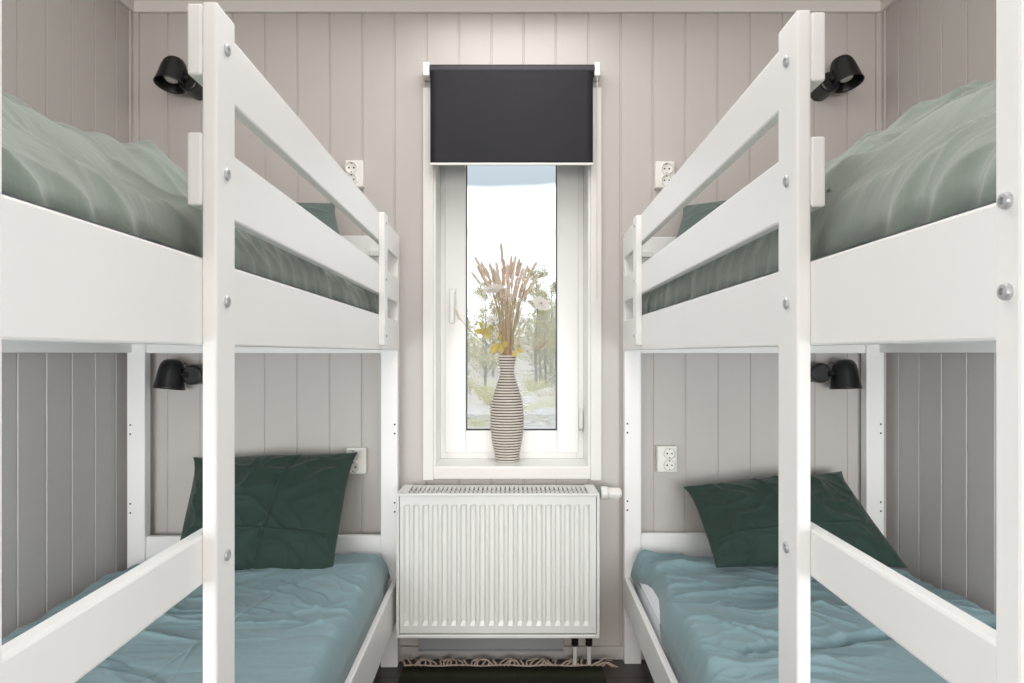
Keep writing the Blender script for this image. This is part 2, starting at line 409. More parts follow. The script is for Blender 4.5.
# ------------------------------------------------------------------ window
def window():
    w = thing('window_1', None, None, (0, WY, WOZ0), kind='structure')
    def part(n, bm, m, parent=w, smooth=False): return obj(n, bm, m, parent, world=True, smooth=smooth)
    cx0, cx1 = -0.3235, 0.325                        # casing outer edges
    ztop = at(0, 89, WY).z; zbot = at(0, 479.6, WY).z
    for x0, x1 in ((cx0, WOX0 + 0.003), (WOX1 - 0.003, cx1)):
        bm = NB(); box(bm, x0, x1, WY - 0.016, WY, zbot, ztop, 0.002); part('casing', bm, M['trim'])
    bm = NB(); box(bm, WOX0 + 0.003, WOX1 - 0.003, WY - 0.012, WY, zbot + 0.004, WOZ0 - 0.006, 0.002); part('casing', bm, M['trim'])
    bm = NB(); box(bm, WOX0 + 0.003, WOX1 - 0.003, WY - 0.012, WY, WOZ1 - 0.003, ztop, 0.002); part('casing', bm, M['trim'])
    bm = NB(); box(bm, WOX0, WOX1, WY - 0.010, YF + 0.03, WOZ0 - 0.02, WOZ0, 0.003); part('window_sill', bm, M['pvc'])
    bm = NB()
    box(bm, WOX0 - 0.0, WOX0 + 0.010, WY, YF + 0.02, WOZ0, WOZ1, 0.001); box(bm, WOX1 - 0.010, WOX1, WY, YF + 0.02, WOZ0, WOZ1, 0.001)
    box(bm, WOX0, WOX1, WY, YF + 0.02, WOZ1 - 0.012, WOZ1, 0.001)
    part('reveal_lining', bm, M['pvc'])
    def ring(bm, x0, x1, z0, z1, ix0, ix1, iz0, iz1, y0, y1, bev):
        box(bm, x0, ix0, y0, y1, z0, z1, bev); box(bm, ix1, x1, y0, y1, z0, z1, bev)
        box(bm, ix0, ix1, y0, y1, z0, iz0, bev); box(bm, ix0, ix1, y0, y1, iz1, z1, bev)
    sx0, sx1 = at(445, 0, YF).x, at(578.3, 0, YF).x; sz0, sz1 = at(0, 452.5, YF).z, WOZ1 - 0.06
    bm = NB(); ring(bm, WOX0 + 0.01, WOX1 - 0.01, WOZ0, WOZ1 - 0.012, sx0 + 0.006, sx1 - 0.006, sz0 + 0.006, sz1 - 0.006, YF, YF + 0.07, 0.002)
    part('window_frame', bm, M['pvc'])
    gx0, gx1 = at(466, 0, YF - .005).x, at(557, 0, YF - .005).x; gz0, gz1 = at(0, 430.5, YF - .005).z, at(0, 150, YF).z
    bm = NB(); ring(bm, sx0, sx1, sz0, sz1, gx0, gx1, gz0, gz1, YF - 0.012, YF + 0.05, 0.004)
    sash = part('sash', bm, M['pvc'])
    bm = NB(); ring(bm, gx0 - 0.002, gx1 + 0.002, gz0 - 0.002, gz1 + 0.002, gx0 + 0.003, gx1 - 0.003, gz0 + 0.003, gz1 - 0.003, YF + 0.012, YF + 0.03, 0.0005)
    obj('glazing_seal', bm, M['hole'], sash, world=True)
    bm = NB(); box(bm, gx0 - 0.004, gx1 + 0.004, YF + 0.018, YF + 0.022, gz0 - 0.004, gz1 + 0.004); part('pane', bm, M['glass'])
    # handle on the left stile of the sash
    bm = NB(); h = at(453, 297, YF - 0.012)
    box(bm, h.x - 0.013, h.x + 0.013, h.y - 0.012, h.y, h.z - 0.033, h.z + 0.037, 0.006, 3)
    lathe(bm, [(0, 0), (0.009, 0), (0.009, 0.035), (0, 0.035)], 16, axis_m(h + Vector((0, -0.01, 0.01)), (0, -1, 0)))
    box(bm, h.x - 0.011, h.x + 0.011, h.y - 0.056, h.y - 0.040, h.z - 0.105, h.z + 0.022, 0.007, 3)
    hd = part('window_handle', bm, M['pvc'], smooth=True); hd['label'] = 'white window handle'
    bm = NB(); p = at(581, 420, YF - 0.012)
    lathe(bm, [(0, 0), (0.008, 0), (0.008, 0.075), (0.006, 0.055), (0, 0.055)], 16, Matrix.Translation(p + Vector((0, -0.002, -0.03))))
    part('hinge', bm, M['pvc'])
    bm = NB(); lathe(bm, [(0, 0), (0.0085, 0), (0.0085, 0.007), (0, 0.007)], 16, Matrix.Translation(p + Vector((0, -0.002, -0.042))))
    part('hinge_pin', bm, M['steel'])
    return w
window()

# ------------------------------------------------------------------ roller blind
def blind():
    Yb = 2.447
    t = thing('roller_blind', 'dark charcoal roller blind half drawn over top of the window', 'blind', at(511, 71, Yb))
    z0 = at(0, 71, Yb); x0 = at(430, 0, Yb).x; x1 = at(594, 0, Yb).x
    bm = NB(); lathe(bm, [(0, 0), (0.020, 0), (0.0215, 0.001), (0.0215, x1 - x0 - 0.001), (0.020, x1 - x0), (0, x1 - x0)], 32, axis_m((x0, Yb, z0.z), (1, 0, 0)))
    obj('roll', bm, M['blindtube'], t, world=True, smooth=False)
    fx0, fx1 = at(431, 0, Yb).x, at(592.3, 0, Yb).x; zb = at(0, 165, Yb).z
    bm = NB(); n = 24; rows = 30
    g = [[None] * (n + 1) for _ in range(rows + 1)]
    for i in range(rows + 1):
        for j in range(n + 1):
            x = fx0 + (fx1 - fx0) * j / n; z = z0.z + (zb - z0.z) * i / rows
            y = Yb - 0.0205 + 0.002 * math.sin(j / n * math.pi * 2 + 0.6) * (i / rows)
            g[i][j] = bm.verts.new((x, y, z))
    for i in range(rows):
        for j in range(n): bm.faces.new((g[i][j], g[i + 1][j], g[i + 1][j + 1], g[i][j + 1]))
    bmesh.ops.solidify(bm, geom=bm.faces[:], thickness=0.0012)
    obj('blind_fabric', bm, M['blind'], t, world=True, smooth=True)
    bm = NB(); box(bm, fx0 - 0.001, fx1 + 0.001, Yb - 0.024, Yb - 0.016, zb - 0.006, zb + 0.002, 0.0015)
    o = obj('bottom_bar', bm, M['plastic'], t, world=True)
    for px0, px1 in ((423, 430), (594, 600)):
        bm = NB(); a = at(px0, 64, Yb); b = at(px1, 78, Yb)
        box(bm, a.x, b.x, Yb - 0.022, Yb + 0.022, b.z, a.z, 0.005, 3)
        box(bm, a.x - .002, b.x + .002, Yb + 0.018, WY, b.z + 0.006, a.z - 0.006, 0.002)
        obj('bracket', bm, M['plastic'], t, world=True)
    bm = NB(); a = at(596.5, 71, Yb); zl = at(0, 298, Yb).z
    lathe(bm, [(0, 0), (.013, 0), (.013, .01), (0, .01)], 20, axis_m((a.x - 0.004, Yb, a.z), (1, 0, 0)))
    for dy in (-0.012, 0.012):
        z = a.z
        while z > zl + 0.012:
            t2 = bmesh.new(); bmesh.ops.create_icosphere(t2, subdivisions=1, radius=0.0019)
            join(bm, t2, Matrix.Translation((a.x + 0.002, Yb + dy, z))); z -= 0.006
        tube(bm, [(a.x + 0.002, Yb + dy, a.z), (a.x + 0.002, Yb + dy, zl + 0.012)], 0.0007, 5)
    for k in range(9):
        th = math.pi * k / 8
        t2 = bmesh.new(); bmesh.ops.create_icosphere(t2, subdivisions=1, radius=0.0019)
        join(bm, t2, Matrix.Translation((a.x + 0.002, Yb + 0.012 * math.cos(th), zl + 0.012 - 0.012 * math.sin(th))))
    obj('bead_chain', bm, M['plastic'], t, world=True)
blind()

# ------------------------------------------------------------------ bunk beds
ZG = [(1.448, 1.534), (1.291, 1.379)]           # guard rails (top, middle)
ZR = (1.122, 1.228)                             # upper side rail
TH = 0.018
def bolt(parent, p, side, r=0.0075, d=0.0035, name='bolt'):
    bm = NB()
    lathe(bm, [(0, 0.0), (r, 0.0), (r, d * 0.5), (r * 0.86, d * 0.9), (r * 0.6, d), (r * 0.45, d), (r * 0.40, d * 0.45), (0, d * 0.45)], 20, axis_m(p, (-side, 0, 0)))
    return obj(name, bm, M['steel'], parent, smooth=False)

def hole_disc(parent, p, r=0.004):
    bm = NB(); lathe(bm, [(0, 0), (r, 0), (r, 0.0007), (0, 0.0007)], 12, axis_m(p, (0, -1, 0)))
    return obj('screw_hole', bm, M['hole'], parent)

BED = {
 -1: dict(dz=0.0, X0=0.3572, b=0.019, leg=2.416, W=0.950, stile=(0.82, 0.878), near=(0.443, 0.467), strut=(2.024, 2.08), low=(0.177, 0.318)),
  1: dict(dz=0.0045, X0=0.358, b=0.0175, leg=2.442, W=0.922, stile=(0.85, 0.914), near=(0.466, 0.493), strut=(2.07, 2.13), low=(0.205, 0.312)),
}
def bunk(side):
    P = BED[side]; YE = P['leg'] + 0.042; YN = 0.400
    loc = (side * (P['X0'] + P['b'] * YE), YE, 0); rz = -side * math.atan(P['b'])
    label = ('white wooden bunk bed along the left wall, pillow upright on its lower bunk' if side < 0 else
             'white wooden bunk bed along the right wall, pillow slumped on its lower bunk')
    t = thing('bunk_bed', label, 'bunk bed', loc, (0, 0, rz), 'bunk beds')
    P['loc'] = Vector(loc); P['rot'] = (0, 0, rz); P['YE'] = YE
    W = P['W']; L = YE - YN
    def v(Y): return Y - YE                        # local y of a depth
    def B(u0, u1, y0, y1, z0, z1, bev=0.003):
        bm = NB(); box(bm, side * u0, side * u1, y0, y1, z0, z1, bev); return bm
    yl = v(P['leg'])
    def part(n, bm, parent=t, m='wood'): return obj(n, bm, M[m], parent)
    # legs
    a = part('leg', B(0.0015, 0.062, yl, 0, 0, 1.534)); b = part('leg', B(W - 0.062, W, yl, 0, 0, 1.534))
    c = part('leg', B(0.0015, 0.062, -L, -L + 0.042, 0, 1.534)); d = part('leg', B(W - 0.062, W, -L, -L + 0.042, 0, 1.534))
    for zz in (0.583, 0.551, 0.86, 0.828):
        hole_disc(a, (side * 0.012, yl, zz), 0.0032); hole_disc(b, (side * (W - 0.012), yl, zz), 0.0032)
    # side rails
    for z0, z1 in (ZR, P['low']):
        yn = v(P['near'][0]) if z0 > 1 else -L + 0.042
        part('side_rail', B(0, TH, yn, yl, z0, z1))
        part('side_rail', B(W - TH, W, -L + 0.042, yl, z0 - (0.008 if z0 > 1 else 0), z1 - (0.008 if z0 > 1 else 0)))
    # guard rails on the aisle side and on the wall side
    for z0, z1 in ZG:
        part('guard_rail', B(0, TH, v(P['stile'][0]), yl, z0 + P['dz'], z1 + P['dz']))
    # strut joining guards to the side rail
    s = part('guard_strut', B(-TH, 0, v(P['strut'][0]), v(P['strut'][1]), 1.136, 1.532))
    for zz in (1.505, 1.335, 1.165):
        bolt(s, (-side * TH, v((P['strut'][0] + P['strut'][1]) / 2), zz), side, 0.005, 0.003)
    # end boards (far end and near end)
    for y0 in (yl + 0.010, -L + 0.010):
        for z0, z1 in ((1.430, 1.530), (1.112, 1.232), (0.345, 0.465)):
            e = part('end_board', B(0.062, W - 0.062, y0, y0 + 0.020, z0, z1))
            if z0 > 1.4 and y0 > -1:
                bm = NB(); box(bm, side * 0.062, side * 0.10, y0 - 0.02, y0, 1.455, 1.475, 0.002); obj('corner_bracket', bm, M['plastic'], e)
    # bed bases
    for z in (1.150, 0.205):
        bm = NB()
        y = -L + 0.06
        while y < yl - 0.07:
            box(bm, side * 0.03, side * (W - 0.03), y, y + 0.07, z, z + 0.012, 0.002); y += 0.095
        box(bm, side * TH, side * (TH + 0.02), -L + 0.05, yl - 0.01, z - 0.0, z + 0.001); box(bm, side * (W - TH), side * (W - TH - 0.02), -L + 0.05, yl - 0.01, z, z + 0.001)
        part('slatted_base', bm)
    # ladder: two stiles, rungs
    st = part('ladder_stile', B(-TH, 0, v(P['stile'][0]), v(P['stile'][1]), 0, 1.536 + P['dz'] * 1.2))
    for zz in (1.49, 1.335, 1.177, 0.862, 0.52):
        bolt(st, (-side * TH, v((P['stile'][0] + P['stile'][1]) / 2), zz), side)
    sn = part('ladder_stile', B(-TH, 0, v(P['near'][0]), v(P['near'][1]), 0, 1.536))
    for zz in (1.220, 1.156, 0.862):
        bolt(sn, (-side * TH, v((P['near'][0] + P['near'][1]) / 2), zz), side, 0.006, 0.0045 if side > 0 else 0.0025)
    for zz in (0.833, 0.50):
        part('ladder_rung', B(0, TH, v(P['near'][0]), v(P['stile'][1]) - 0.004, zz, zz + 0.061, 0.004))
    return t
bunk(-1); bunk(1)

def on_bed(side, name, bm_or_me, material, centre, smooth=True):
    """place a top-level thing on a bed: coordinates (u inward, y local, z)"""
    P = BED[side]
    c = Vector((side * centre[0], centre[1], centre[2]))
    m = Matrix.LocRotScale(P['loc'], Euler(P['rot']), None)
    o = obj(name, bm_or_me, material, None, m @ c, P['rot'], smooth=smooth)
    o.data.transform(Matrix.Translation(-c))
    return o

def mattress(side, z0, z1, label):
    P = BED[side]; W = P['W']; L = P['YE'] - 0.40; U0 = 0.034 if z1 < 1 else 0.078
    bm = NB(); box(bm, side * U0, side * (W - 0.026), -L + 0.05, -0.052, z0, z1, 0.022, 4)
    o = on_bed(side, 'mattress', bm, M['sheet'], (W / 2, -L / 2, z0))
    tag(o, label, 'mattress', 'mattresses')
    bm = NB()
    for z in (z0 + 0.016, z1 - 0.016):
        pts = [(U0, -L + 0.05), (W - 0.026, -L + 0.05), (W - 0.026, -0.052), (U0, -0.052), (U0, -L + 0.05)]
        for (a, b), (c, d) in zip(pts[:-1], pts[1:]):
            tube(bm, [(side * a - side * W / 2, b + L / 2, z - z0), (side * c - side * W / 2, d + L / 2, z - z0)], 0.0025, 6)
    obj('piping', bm, M['sheet'], o)
    return o
mattress(-1, 0.218, 0.356, 'white mattress under the teal duvet of the left lower bunk')
mattress(1, 0.218, 0.356, 'white mattress showing beside the teal duvet of the right lower bunk')
mattress(-1, 1.164, 1.278, 'white mattress hidden behind the side rail of the left upper bunk')
mattress(1, 1.164, 1.278, 'white mattress hidden behind the side rail of the right upper bunk')

def smooth_interp(x, xs, ys):
    """monotone-ish cubic through control points"""
    xs = np.array(xs, float); ys = np.array(ys, float)
    m = np.gradient(ys, xs)
    i = np.clip(np.searchsorted(xs, x) - 1, 0, len(xs) - 2)
    h = xs[i + 1] - xs[i]; t = np.clip((x - xs[i]) / h, 0, 1)
    return ((2 * t**3 - 3 * t**2 + 1) * ys[i] + (t**3 - 2 * t**2 + t) * h * m[i] + (-2 * t**3 + 3 * t**2) * ys[i + 1] + (t**3 - t**2) * h * m[i + 1])

def duvet(side, name, material, u0f, u1, Y0, Y1, zfun, zb, hang, label, group, nu=190, nv=380, redge=0.05, ripple=0.0):
    """a thick padded cover: top surface zfun(u, Y), flat underside, rounded rim. u0f(Y) is the aisle-side edge."""
    P = BED[side]
    Y = np.linspace(Y0, Y1, nv)[None, :] + np.zeros((nu, 1))
    s = np.linspace(0, 1, nu)
    s = (s + 0.35 * s ** 2 * 0) [:, None]
    u0 = u0f(Y)
    U = u0 + (u1 - u0) * s
    d = np.minimum(U - u0, u1 - U)
    if ripple:
        U = U + ripple * (1 - ridged(Y * 7 + s * 10, s * 9 + 0.4 * perlin(Y * 3, s * 5, 81), 80, 2)) * np.exp(-(s / 0.09) ** 2) + 0.25 * ripple * perlin(Y * 24 + s * 22, s * 14, 83) * np.exp(-(s / 0.08) ** 2)
    dv = np.minimum(Y - Y0, Y1 - Y)
    low = zb - hang * np.clip(1 - (U - u0) / 0.06, 0, 1) ** 0.5
    top = zfun(U, Y)
    e = np.clip(d / redge, 0, 1); e = (1 - (1 - e) ** 2.4) ** (1 / 2.0)
    ev = np.clip(dv / 0.06, 0, 1); ev = (1 - (1 - ev) ** 2.4) ** (1 / 2.0)
    Z = low + np.maximum(top - low, 0.014) * e * ev
    bm = NB()
    grid = [[bm.verts.new((side * U[i, j], Y[i, j] - P['YE'], Z[i, j])) for j in range(nv)] for i in range(nu)]
    fs = []
    for i in range(nu - 1):
        for j in range(nv - 1):
            q = (grid[i][j], grid[i + 1][j], grid[i + 1][j + 1], grid[i][j + 1])
            bm.faces.new(q if side > 0 else q[::-1])
    # underside: two strips so the hanging hem stays open beneath
    step = 6
    k = int(nu * 0.08)
    rim = [(0, j) for j in range(0, nv, 1)]
    bot = {}
    us = list(range(0, k + 1, 3)) + [nu - 1]
    def bv(i, j):
        if (i, j) not in bot:
            if i in (0, nu - 1) or j in (0, nv - 1): bot[(i, j)] = grid[i][j]
            else: bot[(i, j)] = bm.verts.new((side * U[i, j], Y[i, j] - P['YE'], low[i, j] + 0.0))
        return bot[(i, j)]
    for a, b in zip(us[:-1], us[1:]):
        for j in range(nv - 1):
            q = (bv(a, j), bv(a, j + 1), bv(b, j + 1), bv(b, j))
            if len(set(q)) < 4: continue
            try: bm.faces.new(q if side > 0 else q[::-1])
            except ValueError: pass
    o = on_bed(side, name, bm, material, ((float(U.min()) + u1) / 2, (Y0 + Y1) / 2 - P['YE'], zb))
    tag(o, label, 'duvet', group)
    return o

# --- lower duvets
def low_left(u, Y):
    z = 0.425 + 0.012 * perlin(u * 3, Y * 2, 3) - 0.035 * np.clip((u - 0.6) / 0.3, 0, 1)
    z = z + 0.010 * np.exp(-((Y - 2.15) / 0.10) ** 2) + wrinkles(u, Y, 21, 1.5, 0.2)
    z = z - 0.012 * np.clip((Y - 2.22) / 0.02, 0, 1)
    for c, k in ((0.40, 0.0035),):
        z = z + k * np.exp(-((u - c - 0.14 * (Y - 1.9)) / 0.0035) ** 2) * np.clip(perlin(u * 5, Y * 7, 90) * 2 + 0.6, 0, 1) * 1.4
    z = z + 0.003 * np.exp(-((u - 0.30 + 0.2 * (Y - 1.9)) / 0.004) ** 2)
    return z
def low_right(u, Y):
    z = 0.420 + 0.014 * perlin(u * 3, Y * 2, 8) - 0.02 * np.clip((u - 0.6) / 0.3, 0, 1)
    z = z + 0.022 * np.exp(-((Y - 1.72 - 0.25 * (u - 0.3)) / 0.14) ** 2) - 0.028 * np.clip(1 - np.abs(Y - 1.60 - 0.3 * (u - 0.3)) / 0.03, 0, 1) * np.clip((u - 0.12) / 0.05, 0, 1)
    z = z + wrinkles(u, Y, 45, 2.0, -0.2)
    z = z - 0.010 * np.clip((Y - 2.24) / 0.02, 0, 1)
    return z
duvet(-1, 'duvet', M['teal'], lambda Y: 0.014 + 0.010 * perlin(Y * 3, Y * 0, 4) + 0.012 * np.clip((Y - 2.2) / 0.1, 0, 1), 0.925, 0.46, 2.400, low_left, 0.359, 0.034,
      'rumpled teal cotton duvet on the left lower bunk', 'duvets', nu=260, nv=560)
duvet(1, 'duvet', M['teal'], lambda Y: 0.020 + 0.030 * np.clip((Y - 1.85) / 0.25, 0, 1) - 0.03 * np.clip((Y - 2.2) / 0.15, 0, 1) + 0.008 * perlin(Y * 4, Y * 0 + 3, 5), 0.900, 0.46, 2.425, low_right, 0.359, 0.034,
      'rumpled teal cotton duvet on the right lower bunk', 'duvets', nu=260, nv=560)

# --- upper duvets
UX = [0.0, 0.03, 0.08, 0.2, 0.36, 0.48, 0.62, 0.78, 0.95]
def up_left(u, Y):
    prof = smooth_interp(u, UX, [1.275, 1.30, 1.335, 1.415, 1.50, 1.530, 1.52, 1.47, 1.40])
    prof = 1.113 + (prof - 1.113) * (0.93 - 0.02 * np.clip((1.6 - Y) / 0.6, 0, 1))
    fade = np.clip((2.20 - Y) / 0.35, 0, 1); fade = fade * fade * (3 - 2 * fade)
    z = 1.31 + (prof - 1.31) * (0.12 + 0.88 * fade)
    z = z + (0.028 * perlin(u * 4, Y * 3, 12) + 0.022 * perlin(u * 9, Y * 7, 15)) * fade
    # a long soft fold running along the bed
    z = z + 0.030 * np.exp(-((u - 0.20 - 0.10 * (Y - 0.9)) / 0.05) ** 2) * np.clip((1.5 - Y) / 0.3, 0, 1)
    z = z - 0.020 * np.exp(-((u - 0.30 - 0.10 * (Y - 0.9)) / 0.04) ** 2) * np.clip((1.5 - Y) / 0.3, 0, 1)
    z = z + 0.026 * ridged(u * 1.5 + Y * 0.9, u * 2.6 - Y * 2.2, 63, 4) * np.clip((2.0 - Y) / 0.4, 0, 1) * np.clip(u / 0.08, 0, 1) - 0.006
    g = np.clip((Y - 0.9) / 0.05, 0, 1)
    z = z + wrinkles(u, Y * 1.0, 61, 1.7, 0.5) * (0.6 + 0.6 * g)
    z = z + g * 0.014 * ridged(u * 2, Y * 13, 66, 2)
    return z
def up_right(u, Y):
    prof = smooth_interp(u, UX, [1.275, 1.30, 1.335, 1.42, 1.515, 1.555, 1.54, 1.48, 1.40])
    prof = 1.113 + (prof - 1.113) * (1.07 - 0.115 * np.clip((1.55 - Y) / 0.6, 0, 1))
    fade = np.clip((2.25 - Y) / 0.35, 0, 1); fade = fade * fade * (3 - 2 * fade)
    z = 1.31 + (prof - 1.31) * (0.12 + 0.88 * fade)
    z = z + (0.032 * perlin(u * 4 + 5, Y * 3, 14) + 0.022 * perlin(u * 9, Y * 7, 16)) * fade
    z = z + 0.03 * np.exp(-((u - 0.16 + 0.5 * (Y - 0.8)) / 0.045) ** 2) * np.clip((1.4 - Y) / 0.3, 0, 1)
    z = z + 0.030 * ridged(u * 1.2 - Y * 1.1 + 4, u * 2.4 + Y * 2.0, 73, 4) * np.clip((2.0 - Y) / 0.4, 0, 1) * np.clip(u / 0.08, 0, 1) - 0.006
    g = np.clip((Y - 0.95) / 0.05, 0, 1)
    z = z + wrinkles(u, Y, 71, 1.8, -0.6) * (0.6 + 0.6 * g)
    z = z + g * 0.016 * ridged(u * 3, Y * 10, 77, 2)
    return z
duvet(-1, 'duvet', M['sage'], lambda Y: 0.0215 + 0.002 * (1 + perlin(Y * 6, Y * 0, 7)), 0.915, 0.47, 2.36, up_left, 1.281, 0.045,
      'puffy sage green duvet on the left upper bunk', 'duvets', nu=260, nv=560, redge=0.03, ripple=0.018)
duvet(1, 'duvet', M['sage'], lambda Y: 0.0215 + 0.002 * (1 + perlin(Y * 6, Y * 0, 8)), 0.890, 0.50, 2.40, up_right, 1.281, 0.045,
      'puffy sage green duvet on the right upper bunk', 'duvets', nu=260, nv=560, redge=0.03, ripple=0.018)

# ------------------------------------------------------------------ pillows
def pillow(TL, TR, BL, BR, thick, material, label, seed, creases=(), n=150, back=0.6, wk=1.0):
    TL, TR, BL, BR = (np.array(p, float) for p in (TL, TR, BL, BR))
    a = np.linspace(0, 1, n)[:, None] + np.zeros((1, n)); b = np.linspace(0, 1, n)[None, :] + np.zeros((n, 1))
    # concave outline: sides pulled in between the pointed corners
    ai = a + 0.05 * (0.5 - a) * (1 - (2 * b - 1) ** 4) * 1.5 * (1 - 0.7 * b)
    bi = b + 0.05 * (0.5 - b) * (1 - (2 * a - 1) ** 4) * 0.8
    pos = (TL[None, None] * ((1 - ai) * (1 - bi))[..., None] + TR[None, None] * (ai * (1 - bi))[..., None] + BL[None, None] * ((1 - ai) * bi)[..., None] + BR[None, None] * (ai * bi)[..., None])
    nrm = np.cross((TR - TL) + (BR - BL), (BL - TL) + (BR - TR)); nrm = nrm / np.linalg.norm(nrm)
    if nrm[1] > 0: nrm = -nrm                      # towards the viewer
    h = (np.clip(1 - (2 * a - 1) ** 2, 0, 1) ** 0.55) * (np.clip(1 - (2 * b - 1) ** 2, 0, 1) ** 0.55)
    lump = 1 + 0.18 * perlin(a * 3, b * 3, seed) 
    rim = np.clip(np.minimum.reduce([a, 1 - a, b, 1 - b]) / 0.06, 0, 1)
    # radiating puckers from corners and seams
    aw = a + 0.06 * perlin(a * 4, b * 4, seed + 30); bw = b + 0.06 * perlin(a * 4, b * 4, seed + 31)
    msk = np.clip(perlin(a * 2.5, b * 2.5, seed + 32) * 2 + 0.5, 0.05, 1)
    wr = 0.010 * perlin(aw * 5, bw * 4, seed + 1) + 0.016 * ridged(aw * 1.6 - bw * 1.2, aw * 2.2 + bw * 2.6, seed + 2, 5) * msk
    wr = wr + 0.010 * ridged(aw * 3 + bw * 1.0, bw * 4 - aw * 2, seed + 7, 5) * (1.05 - msk) + 0.006 * ridged(aw * 9, bw * 5, seed + 8, 4) * (1.1 - h)
    cr = np.zeros_like(a)
    for kind, c, sl, amp in creases:
        d = (a - c - sl * (b - 0.5)) if kind == 'v' else (b - c - sl * (a - 0.5))
        cr = cr + amp * np.exp(-(d / 0.006) ** 2)
    front = pos + nrm * ((thick * 0.5 * h * lump + (wr * wk + cr) * rim))[..., None]
    rear = pos - nrm * ((thick * 0.5 * back * h * lump))[..., None]
    bm = NB()
    gf = [[bm.verts.new(front[i, j]) for j in range(n)] for i in range(n)]
    def edge(i, j): return i in (0, n - 1) or j in (0, n - 1)
    gr = [[gf[i][j] if edge(i, j) else bm.verts.new(rear[i, j]) for j in range(n)] for i in range(n)]
    for i in range(n - 1):
        for j in range(n - 1):
            bm.faces.new((gf[i][j], gf[i][j + 1], gf[i + 1][j + 1], gf[i + 1][j]))
            try: bm.faces.new((gr[i][j], gr[i + 1][j], gr[i + 1][j + 1], gr[i][j + 1]))
            except ValueError: pass
    bmesh.ops.recalc_face_normals(bm, faces=bm.faces[:])
    c = Vector(((BL + BR) / 2).tolist())
    o = obj('pillow', bm, material, None, c, world=True, smooth=True)
    tag(o, label, 'pillow', 'pillows')
    return o
pillow(at(193, 457, 2.39), at(358, 452, 2.39), at(172, 572, 2.13), at(332, 580, 2.13), 0.17, M['green'],
       'dark green pillow propped upright on the left lower bunk', 5, (('v', 0.60, -0.14, 0.013), ('h', 0.72, 0.0, 0.010)))
pillow(at(683, 487, 2.36), at(842, 471, 2.39), at(716, 568, 2.13), at(908, 568, 2.10), 0.16, M['green'],
       'dark green pillow slumped sideways on the right lower bunk', 9, (('v', 0.46, 0.12, 0.010), ('h', 0.70, -0.1, 0.008)))
pillow((-1.13, 2.39, 1.640), at(337, 203, 2.36), (-1.10, 2.17, 1.33), at(350, 264, 2.17), 0.11, M['sagep'],
       'grey green pillow leaning at the window end of the left upper bunk', 13, wk=0.35)
pillow(at(682, 206, 2.38), at(800, 192, 2.40), at(664, 264, 2.18), (1.12, 2.18, 1.33), 0.11, M['sagep'],
       'grey green pillow leaning at the window end of the right upper bunk', 17, wk=0.35)

# ------------------------------------------------------------------ wall lamps
def sconce(base_px, shade_px, tilt, side, label, fwd):
    """base_px: pixel of the mount's front face centre; shade axis tilt (degrees in the wall plane), fwd = lean towards the room"""
    Yf = WY - 0.098
    b = at(base_px[0], base_px[1], Yf)
    t = thing('wall_lamp', label, 'wall lamp', (b.x, WY, b.z), group='black wall lamps')
    r = 0.036
    bm = NB(); lathe(bm, [(0, 0), (r, 0), (r, 0.088), (r * 0.93, 0.096), (r * 0.8, 0.098), (0, 0.098)], 32, axis_m((b.x, WY - 0.0, b.z), (0, -1, 0)))
    obj('wall_mount', bm, M['black'], t, world=True, smooth=False)
    s = at(shade_px[0], shade_px[1], Yf + 0.01)
    ax = Vector((-math.sin(math.radians(tilt)) * 1.0, fwd, math.cos(math.radians(tilt)))).normalized()    # points from mouth to crown
    H = 0.105
    prof = [(0.0, 0.0525), (0.018, 0.051), (0.030, 0.045), (0.038, 0.033), (0.043, 0.012), (0.047, -0.02), (0.051, -0.045), (0.0535, -0.0525), (0.0515, -0.0525), (0.049, -0.045), (0.044, -0.015), (0.040, 0.01), (0.034, 0.03), (0.0, 0.042)]
    bm = NB(); lathe(bm, prof, 40, axis_m(s, ax))
    sh = obj('shade', bm, M['black'], t, world=True, smooth=True)
    bm = NB(); lathe(bm, [(0, -0.034), (0.020, -0.033), (0.025, -0.028), (0.025, -0.01), (0.012, 0.02), (0, 0.02)], 28, axis_m(s, ax))
    obj('bulb', bm, M['bulb'], sh, world=True, smooth=True)
    # pivot: small loop between shade and mount
    mid = (s + b) / 2; q = ax.cross(Vector((0, 1, 0))).normalized()
    inner = s + (b - s).normalized() * 0.045
    bm = NB()
    lathe(bm, [(0, 0), (0.010, 0), (0.010, 0.03), (0, 0.03)], 18, axis_m(inner - (b - s).normalized() * 0.008, (b - s).normalized()))
    lp = s + ax * 0.034 + (b - s).normalized() * 0.040
    tube(bm, [lp, lp + (b - s).normalized() * 0.008 + Vector((0, 0, 0.006)), lp + (b - s).normalized() * 0.014, lp + (b - s).normalized() * 0.013 - ax * 0.03], 0.0022, 8)
    obj('pivot', bm, M['black'], t, world=True)
    return t
sconce((187, 80), (173, 72), -5, -1, 'black wall lamp above the left upper bunk', 0.24)
sconce((831, 81), (844, 71), 10, 1, 'black wall lamp above the right upper bunk', 0.24)
sconce((191, 375), (171, 374), -6, -1, 'black wall lamp over the left lower bunk', 0.06)
sconce((822, 373), (845, 374), 2, 1, 'black wall lamp over the right lower bunk', 0.06)

